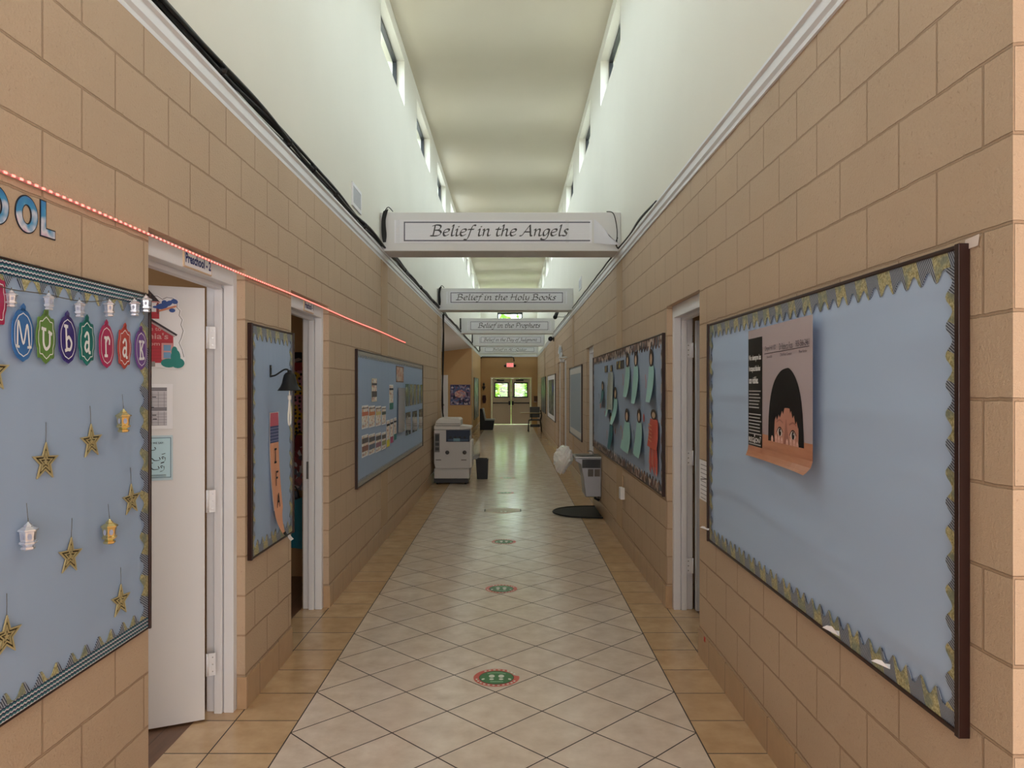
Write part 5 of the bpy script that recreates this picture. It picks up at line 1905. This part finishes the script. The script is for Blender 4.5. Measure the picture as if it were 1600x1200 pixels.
for u, v, r_, c, lab in ((977.5, 649, 5, (206, 86, 130), 'pink paper balloon beside a lower paper child'), (1006.5, 653, 5.5, (210, 80, 70), 'coral paper balloon beside a lower paper child'), (938.5, 634, 4, (206, 112, 80), 'orange paper shape near the white door frame'), (945.5, 645, 3, (190, 90, 90), 'small reddish paper shape near the white door frame'), (970.5, 668, 3, (206, 150, 60), 'small yellow paper shape low at the centre'), (961.5, 674, 4, (160, 60, 50), 'dark red paper strip low at the centre')):
    z = scale_at(RW, u, v, C5)
    single('paper_cutout', lab, 'paper craft', MB().ell(0, 0, r_ * z * .8, r_ * z * 1.2, .004, None, 18).ell(0, 0, r_ * z * .75, r_ * z * 1.15, .002, None, 18), mat('cut_%d_%d' % (c[0], c[1]), c, .5), place(RW, u, v, C5), 'small paper shapes on the craft board')
for u0, u1, v0, v1, lab in ((945, 949.5, 572, 582, 'small dark title card, furthest of the three'), (953.8, 957, 571, 581, 'small dark title card in the middle'), (963.5, 975, 565, 577.5, 'wide dark and yellow title card on the craft board')):
    paper('title_card', lab, 'sign', RW, u0, u1, v0, v1, collage_mat('dark_card', [(50, 54, 70), (70, 74, 90), (170, 150, 70), (40, 44, 60)], 12), 'title cards on the craft board', c=C5)
m2 = MB()
a0, b1 = on(RW, 958, 582, C5)
_, b0 = on(RW, 958, 640, C5)
m2.add([(-.16, b0 - b1, .005), (-.05, b0 - b1, .07), (.08, b0 - b1, .02), (-.16, 0, .003), (-.05, 0, .05), (.08, 0, .01)], [(0, 1, 4, 3), (1, 2, 5, 4)], None, True)
single('plastic_sleeve', 'shiny clear plastic sleeve hanging on the craft board', 'sleeve', m2, mat('sleeve_clear', (176, 186, 180), .05, spec=.8), shift(RW, a0, b1, C5))

# ------------------------------------------------------------------ switch box, cut-out decoration, cameras on the right wall
a0, b0 = on(RW, 970.5, 770.5, .03)
root = thing('outlet_box', 'small white box with a thin conduit low on the wall under the craft board', 'electrical box', shift(RW, a0, b0, 0))
MB().box(-.055, .055, -.06, .06, 0, .045).build('box', PAPERW, root, None, .004)
MB().tube([(0, .06, .012), (0, .18, .012)], .007, 6).build('conduit', mat('tan_conduit', (196, 168, 136), .5), root)
a0, b0 = on(RW, 876.5, 549, .004)
m2 = MB()
for q in range(18):
    m2.ell(R.uniform(-.75, .75), R.uniform(-.13, .13), R.uniform(.12, .26), R.uniform(.035, .07), .003 + .0015 * q, None, 14, R.uniform(-.4, .4))
m2.ell(0, .02, .30, .09, .034, mat('pale_blue_paper', (170, 186, 196), .5), 16)
single('paper_decoration', 'pale white and blue paper cut-out cluster high above the far right doors', 'wall decoration', m2, PAPERW, shift(RW, a0, b0, .004))
root = thing('security_camera', 'black security camera on a white arm below the second beam', 'camera', Matrix.Translation((UR, 16.0, 3.14)), 'security cameras')
m2 = MB()
m2.tube([(0, 0, .05), (0, 0, -.02)], .03, 10)
m2.tube([(0, 0, 0), (-.18, -.02, 0), (-.2, -.02, .03)], .012, 8)
m2.build('arm', WHITE, root)
m2 = MB()
m2.tube([(-.23, -.12, -.01), (-.18, .06, .10)], .038, 14)
m2.tube([(-.235, -.14, -.022), (-.225, -.105, 0)], .044, 14)
m2.build('body', BLACK, root)
root = thing('security_camera', 'squat black security camera on the right moulding past the third beam', 'camera', Matrix.Translation((XR, 20.6, 2.97)), 'security cameras')
m2 = MB()
m2.lathe([(.07, 0), (.07, .03), (.05, .05)], 14, BLACK, (-.03, 0, 0), 'x')
m2.lathe([(.055, -.04), (.065, -.03), (.065, .02), (.05, .03)], 14, BLACK, (-.10, -.02, .0), 'y')
m2.build('body', BLACK, root)
MB().lathe([(.03, -.062), (.03, -.05)], 12, mat('lens_glass', (60, 64, 80), .05), (-.10, -.02, 0), 'y').build('lens', BLACK, root)

# ------------------------------------------------------------------ drinking fountain, bag, mat
FG = mat('fountain_grey', (142, 142, 146), .35, metal=.4)
FD = mat('fountain_dark', (62, 64, 68), .5)
root = thing('drinking_fountain', 'grey wall-mounted drinking fountain under the craft board', 'drinking fountain', Matrix.Translation((XR, 9.78, 0)))
side = [(0, .235), (-.205, .235), (-.235, .50), (-.27, .66), (-.335, .70), (-.335, .735), (0, .735)]
MB().prism(side, .0, .44, axis='y').build('body', FG, root, None, .008)
m2 = MB()
m2.box(-.345, 0, -.01, .45, .737, .757)
m2.lathe([(.13, 0), (.135, .012), (.12, .012), (.10, .004)], 20, STEEL, (-.19, .22, .757))
m2.build('basin', STEEL, root, None, .004)
m2 = MB()
m2.tube(spline([(-.10, .12, .757), (-.10, .12, .80), (-.13, .13, .82), (-.16, .15, .81)], 5), .009, 8)
m2.build('spout', STEEL, root)
m2 = MB()
m2.box(-.25, -.012, -.004, 0.002, .61, .72)
for q in range(6):
    m2.box(-.18, -.02, -.009, -.004, .622 + q * .015, .629 + q * .015)
m2.build('side_grille', FD, root)
m2 = MB()
for x0, x1 in ((-.175, -.105), (-.09, -.02)):
    m2.box(x0, x1, -.003, .002, .50, .595)
    for q in range(7):
        m2.box(x0 + .005 + q * .0095, x0 + .009 + q * .0095, -.007, -.003, .505, .59)
m2.build('lower_grille', mat('grille_tan', (104, 98, 92), .5), root)
m2 = MB()
m2.tube([(-.06, .2, .235), (-.06, .2, .19), (0.0, .2, .16)], .018, 8)
m2.lathe([(.03, 0), (.03, .012)], 10, STEEL, (-.02, .06, .21))
m2.tube([(-.03, .06, .235), (-.03, .06, .2)], .01, 7)
m2.build('pipe', DARKF, root)
# crumpled bag hung over the front of the fountain
me = bpy.data.meshes.new('plastic_bag')
import bmesh
bm_ = bmesh.new()
bmesh.ops.create_icosphere(bm_, subdivisions=6, radius=1.0)
from mathutils import noise as mn
for v in bm_.verts:
    p = v.co.copy()
    q = p + Vector((.3 * mn.noise(p * 1.3), .3 * mn.noise(p * 1.3 + Vector((5, 0, 0))), .2 * mn.noise(p * 1.3 + Vector((0, 5, 0)))))
    d = 1 + .16 * mn.noise(q * 1.6) + .15 * (0.5 - abs(mn.noise(q * 3.0 + Vector((3, 1, 2))))) + .09 * (0.5 - abs(mn.noise(q * 6.5))) + .03 * mn.noise(q * 16)
    sag = 1.0 if p.z > -.1 else 1.0 - .45 * (-.1 - p.z)
    lean = -.045 * max(0, -p.z)
    d += .11 * (1 - 2.4 * abs(mn.noise(q * 2.7 + Vector((9, 2, 4))))) + .07 * (1 - 2.4 * abs(mn.noise(q * 5.4 + Vector((1, 7, 4))))) - .06
    v.co = Vector((p.x * .115 * d * sag + lean, p.y * .13 * d * sag, p.z * .165 * d))
for f in bm_.faces:
    f.smooth = True
bm_.to_mesh(me)
bm_.free()
PB_ = mat('bag_plastic', (244, 244, 242), .3)
PB_.node_tree.nodes['Principled BSDF'].inputs['Alpha'].default_value = .97
PB_.node_tree.nodes['Principled BSDF'].inputs['Subsurface Weight'].default_value = .15
me.materials.append(PB_)
o_ = bpy.data.objects.new('plastic_bag', me)
COL.objects.link(o_)
o_.location = (.695, 9.98, .70)
tag(o_, 'crumpled white plastic bag tied over the front of the drinking fountain', 'plastic bag')
m2 = MB()
pts = [(1.152 - .60 * math.sin(PI * t / 24) ** .8 if 0 < t < 24 else 1.152, 9.98 - .46 * math.cos(PI * t / 24)) for t in range(25)]
m2.prism(pts, .001, .012)
rim = [(p[0], p[1], .012) for p in pts]
m2.tube(rim, .012, 6)
single('floor_mat', 'black half-round rubber mat on the floor under the drinking fountain', 'mat', m2, mat('rubber_black', (26, 25, 25), .6))

# ------------------------------------------------------------------ floor stickers and access tile
GRN, STR_, CRM = mat('sticker_green', (34, 118, 58), .3), mat('sticker_red', (206, 84, 74), .3), mat('sticker_white', (226, 232, 222), .3)


def foot(m_, x, y, s_, z):
    m_.ell(x, y + .018 * s_, .017 * s_, .024 * s_, z, CRM, 16)
    m_.ell(x, y - .026 * s_, .013 * s_, .013 * s_, z, CRM, 14)


names = ['nearest the camera, with a chipped edge', 'second from the camera', 'third from the camera, catching the light', 'beside the access tile', 'just past the access tile', 'furthest down the corridor']
for i, (x, y) in enumerate(((-.085, 4.31), (-.083, 6.21), (-.080, 8.10), (-.105, 10.05), (-.09, 11.85), (-.07, 13.8))):
    m2 = MB()
    n_ = 40
    ring_o = [(.131 * math.cos(2 * PI * k / n_), .131 * math.sin(2 * PI * k / n_)) for k in range(n_)]
    if i == 0:
        ring_o = [(p[0] * (.80 if 2 <= k <= 6 else 1), p[1] * (.80 if 2 <= k <= 6 else 1)) for k, p in enumerate(ring_o)]
    m2.poly(ring_o, .0008, STR_)
    m2.ell(0, 0, .100, .100, .0012, mat('sticker_rim', (60, 30, 30), .4), 36)
    m2.ell(0, 0, .096, .096, .0015, GRN, 36)
    for k in range(26):
        if 10 <= k <= 13 or k in (0, 25, 1):
            continue
        t = 2 * PI * k / 26
        m2.ell(.115 * math.cos(t), .115 * math.sin(t), .0065, .009, .0016, CRM, 6, t)
    foot(m2, -.027, 0, 1, .0019)
    foot(m2, .027, 0, 1, .0019)
    for s in (-1, 1):
        m2.ell(s * .075, -.026, .009, .013, .0019, CRM, 8, .4 * s)
    m2.stroke(spline([(-.05, .058), (-.02, .068), (.02, .068), (.05, .056)], 4), .009, .0018, mat('sticker_pale', (150, 200, 160), .3))
    m2.stroke([(-.03, -.062), (.035, -.062)], .010, .0018, _m['sticker_pale'])
    single('floor_sticker', 'round green and red footprint sticker on the tiles, ' + names[i], 'floor sticker', m2, STR_, Matrix.Translation((x, y, 0)), 'footprint stickers along the floor')
m2 = MB()
cx, cy, hw = -.115, 10.16, .2425
tile = [(-hw + .03, -.212 + .0), (0, -hw), (hw - .03, -.212)]
hexa = [(-.24, -.10), (0, -.22), (.24, -.10), (.24, .10), (0, .22), (-.24, .10)]
m2.prism([(p[0], p[1]) for p in hexa], .0004, .0016, mat('access_tile', (186, 164, 140), .3))
m2.stroke([(-.24, -.10), (-.24, .10)], .012, .002, BLACKI)
m2.stroke([(.24, -.10), (.24, .10)], .012, .002, BLACKI)
single('access_tile', 'cut access tile with two dark slots in the middle of the floor', 'floor plate', m2, _m['access_tile'], Matrix.Translation((cx, cy, 0)))

# ------------------------------------------------------------------ copier and bin
CG = mat('copier_grey', (200, 198, 202), .45)
CG2 = mat('copier_light', (218, 214, 214), .45)
CNV = mat('copier_recess', (34, 48, 72), .5)
root = thing('photocopier', 'tall grey office photocopier against the end of the left wall', 'photocopier', Matrix.Translation((-1.315, 12.87, 0)))
MB().box(0, .60, 0, .62, .10, .27).build('paper_cabinet', CG, root, None, .012)
m2 = MB()
m2.prism([(.02, .275), (.61, .275), (.61, .72), (.60, .93), (.0, .93), (.0, .36)], 0.0, .62, axis='y')
b_ = m2.build('body', CG, root, None, .008)
rec = MB().box(.205, .605, -.004, .3, .725, .925, CNV).build('output_recess', CNV, root)
m2 = MB()
m2.box(.24, .58, -.012, .25, .745, .765, mat('recess_tray', (70, 96, 124), .4))
m2.box(.33, .44, -.016, .0, .738, .785, mat('recess_box', (110, 150, 170), .4))
for q in range(4):
    m2.box(.26 + .08 * q, .30 + .08 * q, -.009, 0, .79, .815, BLACK)
m2.build('output_tray', CNV, rec)
MB().box(.6, .645, .02, .6, .28, .74).build('side_panel', CG2, root, None, .012)
MB().box(.0, .45, -.006, .63, .932, .995).build('scanner', CG2, root, None, .01)
m2 = MB()
m2.prism([(.015, .998), (.45, .998), (.45, 1.10), (.42, 1.125), (.085, 1.125), (.03, 1.075)], .01, .60, axis='y')
fed = m2.build('document_feeder', CG2, root, None, .008)
m2 = MB()
m2.box(.03, .44, .0, .012, 1.032, 1.037, FD)
m2.box(.03, .44, -.004, .012, 1.0, 1.004, FD)
m2.build('feeder_gap', FD, fed)
m2 = MB()
m2.prism([(.45, .93), (.635, .955), (.63, .985), (.45, 1.005)], -.004, .5, axis='y')
m2.build('control_panel', CG2, root, None, .006)
m2 = MB()
for x in (.225, .52):
    m2.lathe([(.034, 0), (.034, .004), (.026, .006)], 20, mat('disc_dark', (84, 80, 82), .5), (x, -.008, .545), 'y')
m2.build('cover_discs', FD, root)
m2 = MB()
for x0 in (.03, .46):
    m2.box(x0, x0 + .09, -.006, .002, .41, .425, mat('slot', (110, 106, 108), .5))
m2.build('grip_slots', FD, root)
m2 = MB()
m2.box(.012, .095, -.005, .0, .55, .87, mat('label_panel', (116, 114, 116), .5))
for z0, z1 in ((.74, .85), (.66, .71), (.58, .63)):
    m2.box(.022, .085, -.007, -.005, z0, z1, FD)
m2.build('warning_labels', FD, root)
m2 = MB()
m2.box(.0, .58, .02, .6, .025, .10)
for x in (.05, .53):
    for y in (.06, .55):
        m2.lathe([(.026, -.015), (.026, .015)], 10, BLACK, (x, y, .026), 'x')
m2.build('base', BLACK, root)
m2 = MB()
m2.prism([(.645, .40), (.76, .44), (.76, .49), (.645, .46)], .15, .5, axis='y')
m2.build('bypass_tray', mat('tray_grey', (146, 142, 142), .4), root, None, .005)
root = thing('waste_bin', 'black bin standing beside the photocopier under its side tray', 'bin', Matrix.Translation((-.52, 13.72, 0)))
m2 = MB()
m2.add([(-.10, -.10, 0), (.09, -.10, 0), (.09, .10, 0), (-.10, .10, 0), (-.12, -.12, .35), (.10, -.12, .35), (.10, .12, .35), (-.12, .12, .35), (-.11, -.11, .35), (.09, -.11, .35), (.09, .11, .35), (-.11, .11, .35), (-.09, -.09, .02), (.08, -.09, .02), (.08, .09, .02), (-.09, .09, .02)],
       [(0, 3, 2, 1), (0, 1, 5, 4), (1, 2, 6, 5), (2, 3, 7, 6), (3, 0, 4, 7), (4, 5, 9, 8), (5, 6, 10, 9), (6, 7, 11, 10), (7, 4, 8, 11), (8, 9, 13, 12), (9, 10, 14, 13), (10, 11, 15, 14), (11, 8, 12, 15), (12, 13, 14, 15)])
m2.build('body', BLACK, root, None, .004)
m2 = MB()
m2.ring([(-.125, -.125), (.105, -.125), (.105, .125), (-.125, .125)], [(-.105, -.105), (.085, -.105), (.085, .105), (-.105, .105)], .345, .362)
m2.build('rim', BLACK, root)

# ------------------------------------------------------------------ alcove and far end
F26 = frame((0, 26.0, 0), (1, 0, 0))
a0, b1 = on(F26, 703.5, 601)
a1, b0 = on(F26, 735, 633)
m2 = MB().box(a0, a1, b0, b1, .002, .02, mat('mosaic_edge', (110, 96, 130), .5))
m2.rect(a0 + .02, a1 - .02, b0 + .02, b1 - .02, .021, collage_mat('mosaic_print', [(58, 56, 92), (150, 140, 168), (96, 100, 140), (196, 186, 200), (44, 44, 72), (120, 90, 120), (84, 104, 150)], 16))
m2.ell((a0 + a1) / 2, (b0 + b1) / 2 + .03, .20, .13, .023, collage_mat('mosaic_centre', [(206, 150, 140), (214, 180, 170), (190, 120, 120), (170, 150, 170)], 18), 20)
single('mosaic_poster', 'square purple mosaic picture with a pinkish centre on the alcove wall', 'poster', m2, _m['mosaic_print'], F26)
d = thing('door_8', 'tall white door standing at the back of the alcove, behind the copier', 'door', None, None, 'structure')
a0, b1 = on(F26, 688, 586)
a1, _ = on(F26, 700, 586)
MB().box(a0 - .4, a1, 25.95, 25.995, 0.01, b1).build('door_leaf', DOORW, d)
MB().box(a1 - .33, a1 - .22, 25.935, 25.95, .25, b1 - .15).build('pane', mat('door_glass_grey', (150, 160, 166), .2), d)
MB().lathe([(.03, 0), (.03, .03), (.015, .04)], 12, STEEL, (a1 - .15, 25.94, 1.05), 'y').build('handle', STEEL, d)

# exit sign, switch, boxes, pipe, hangings
FE = frame((0, YEND, 0), (1, 0, 0))
ea, eb = on(FE, 797, 570.5)
root = thing('exit_sign', 'glowing red exit sign over the exit doors', 'exit sign', shift(FE, ea, eb, 0))
hou = MB().box(-.16, .16, -.10, .10, 0, .07).build('housing', mat('sign_white', (226, 214, 210), .4), root, None, .006)
m2 = MB().rect(-.15, .15, -.09, .09, .0705, mat('exit_face', (224, 150, 146), .4, emit=.5))
m2.text('EXIT', -.125, -.06, .25, .12, .0715, mat('exit_red', (236, 60, 58), .4, emit=2.2), .02)
m2.build('face', _m['exit_face'], hou)
m2 = MB()
for s in (-1, 1):
    m2.lathe([(.055, 0), (.06, .03), (.05, .05)], 12, BLACK, (s * .21, -.03, .01))
m2.build('lamp_heads', BLACK, root)
ea, eb = on(FE, 836, 625)
root = thing('light_switch', 'white switch plate beside the exit doors', 'switch', shift(FE, ea, eb, 0))
MB().box(-.05, .05, -.09, .09, 0, .015).build('plate', PAPERW, root, None, .004)
MB().box(-.012, .012, -.03, .03, .015, .024).build('toggle', PAPERW, root)
m2 = MB()
m2.box(1.0, 1.155, YEND - .22, YEND - .04, 1.02, 1.24)
m2.box(.98, 1.155, YEND - .24, YEND - .02, 1.24, 1.265)
single('wall_box', 'small brown wooden box mounted in the corner by the exit', 'box', m2, wood_mat('box_brown', (110, 74, 44), (80, 52, 30), 'Z', 4), None)
m2 = MB()
m2.tube([(-1.36, YEND - .05, 2.94), (-1.30, YEND - .05, 3.0), (.02, YEND - .05, 2.99), (.10, YEND - .05, 2.97), (.12, YEND - .05, 2.80)], .022, 8)
single('wall_pipe', 'dark pipe running across the top of the end wall', 'pipe', m2, DARKF)
a, b = on(FE, 756, 600)
m2 = MB()
m2.tube([(a, YEND - .05, b + .06), (a, YEND - .05, b - .30)], .01, 6)
for z, r_ in ((b, .05), (b - .14, .08), (b - .20, .04)):
    m2.lathe([(.01, z + .06), (r_, z + .01), (r_ * .7, z - .05), (.01, z - .07)], 12, None, (a, YEND - .06, 0))
single('hanging_chimes', 'dark hanging ornament on the end wall left of the exit doors', 'ornament', m2, mat('chime_dark', (46, 36, 34), .5))
a, b = on(FE, 756.5, 623)
m2 = MB()
m2.prism([(-.07, .16), (.07, .16), (.09, -.02), (.06, -.20), (-.06, -.20), (-.08, -.02)], .02, .10)
single('hanging_bag', 'dark red bag hanging low on the end wall above the seat', 'bag', m2, mat('bag_maroon', (62, 30, 34), .7), shift(FE, a, b, 0), None, None, .02)

# padded seat at the left, tablet desk at the right
root = thing('padded_seat', 'black sided seat with grey cushions at the left before the exit', 'seat', Matrix.Translation((-1.22, 29.25, 0)))
GC = mat('cushion_grey', (160, 162, 166), .7)
for y in (0, .56):
    MB().prism([(0, 0), (.50, 0), (.55, .30), (.55, .36), (.20, .36), (.10, .80), (0, .82)], y, y + .05, axis='y').build('side_panel', BLACK, root, None, .01)
MB().box(.14, .58, .05, .56, .34, .42).build('seat_cushion', GC, root, None, .02)
MB().prism([(.17, .36), (.24, .37), (.14, .84), (.07, .83)], .05, .56, axis='y').build('back_cushion', GC, root, None, .015)
MB().box(.03, .50, .05, .56, .05, .34).build('base', BLACK, root)
root = thing('tablet_desk', 'school desk with a seat, tablet arm and black metal legs by the right wall', 'desk', Matrix.Translation((.62, 27.9, 0)))
m2 = MB()
t_ = .016
m2.tube(spline([(.02, 0, 0), (.02, 0, .38), (.06, .02, .43), (.40, .02, .43), (.46, 0, .38), (.50, 0, 0)], 6), t_, 8)
m2.tube(spline([(.0, .42, 0), (.03, .42, .38), (.08, .42, .43), (.42, .42, .43), (.46, .42, .38), (.50, .42, 0)], 6), t_, 8)
m2.tube([(.06, .02, .43), (.08, .42, .43)], t_, 8)
m2.tube([(.44, .02, .43), (.44, .42, .43)], t_, 8)
m2.tube(spline([(.46, .05, .42), (.50, .05, .62), (.46, .05, .80)], 5), t_, 8)
m2.tube(spline([(.46, .40, .42), (.50, .40, .62), (.46, .40, .80)], 5), t_, 8)
m2.tube([(.13, 0, .43), (.13, 0, .68), (.47, .05, .68)], t_, 8)
m2.build('legs', BLACK, root)
MB().box(.06, .46, .0, .44, .44, .47).build('seat', mat('seat_grey', (96, 98, 96), .5), root, None, .01)
MB().box(.07, .44, .40, .44, .52, .92).build('backrest', _m['seat_grey'], root, None, .01)
m2 = MB().prism([(-.28, -.16), (.30, -.20), (.46, -.1), (.46, .10), (.2, .05), (-.28, .16)], .69, .715)
m2.build('tablet_top', wood_mat('tablet_wood', (190, 170, 120), (170, 146, 98), 'X', 4, .3), root, None, .004)
MB().box(.08, .44, .04, .40, .18, .27).build('book_rack', FD, root)
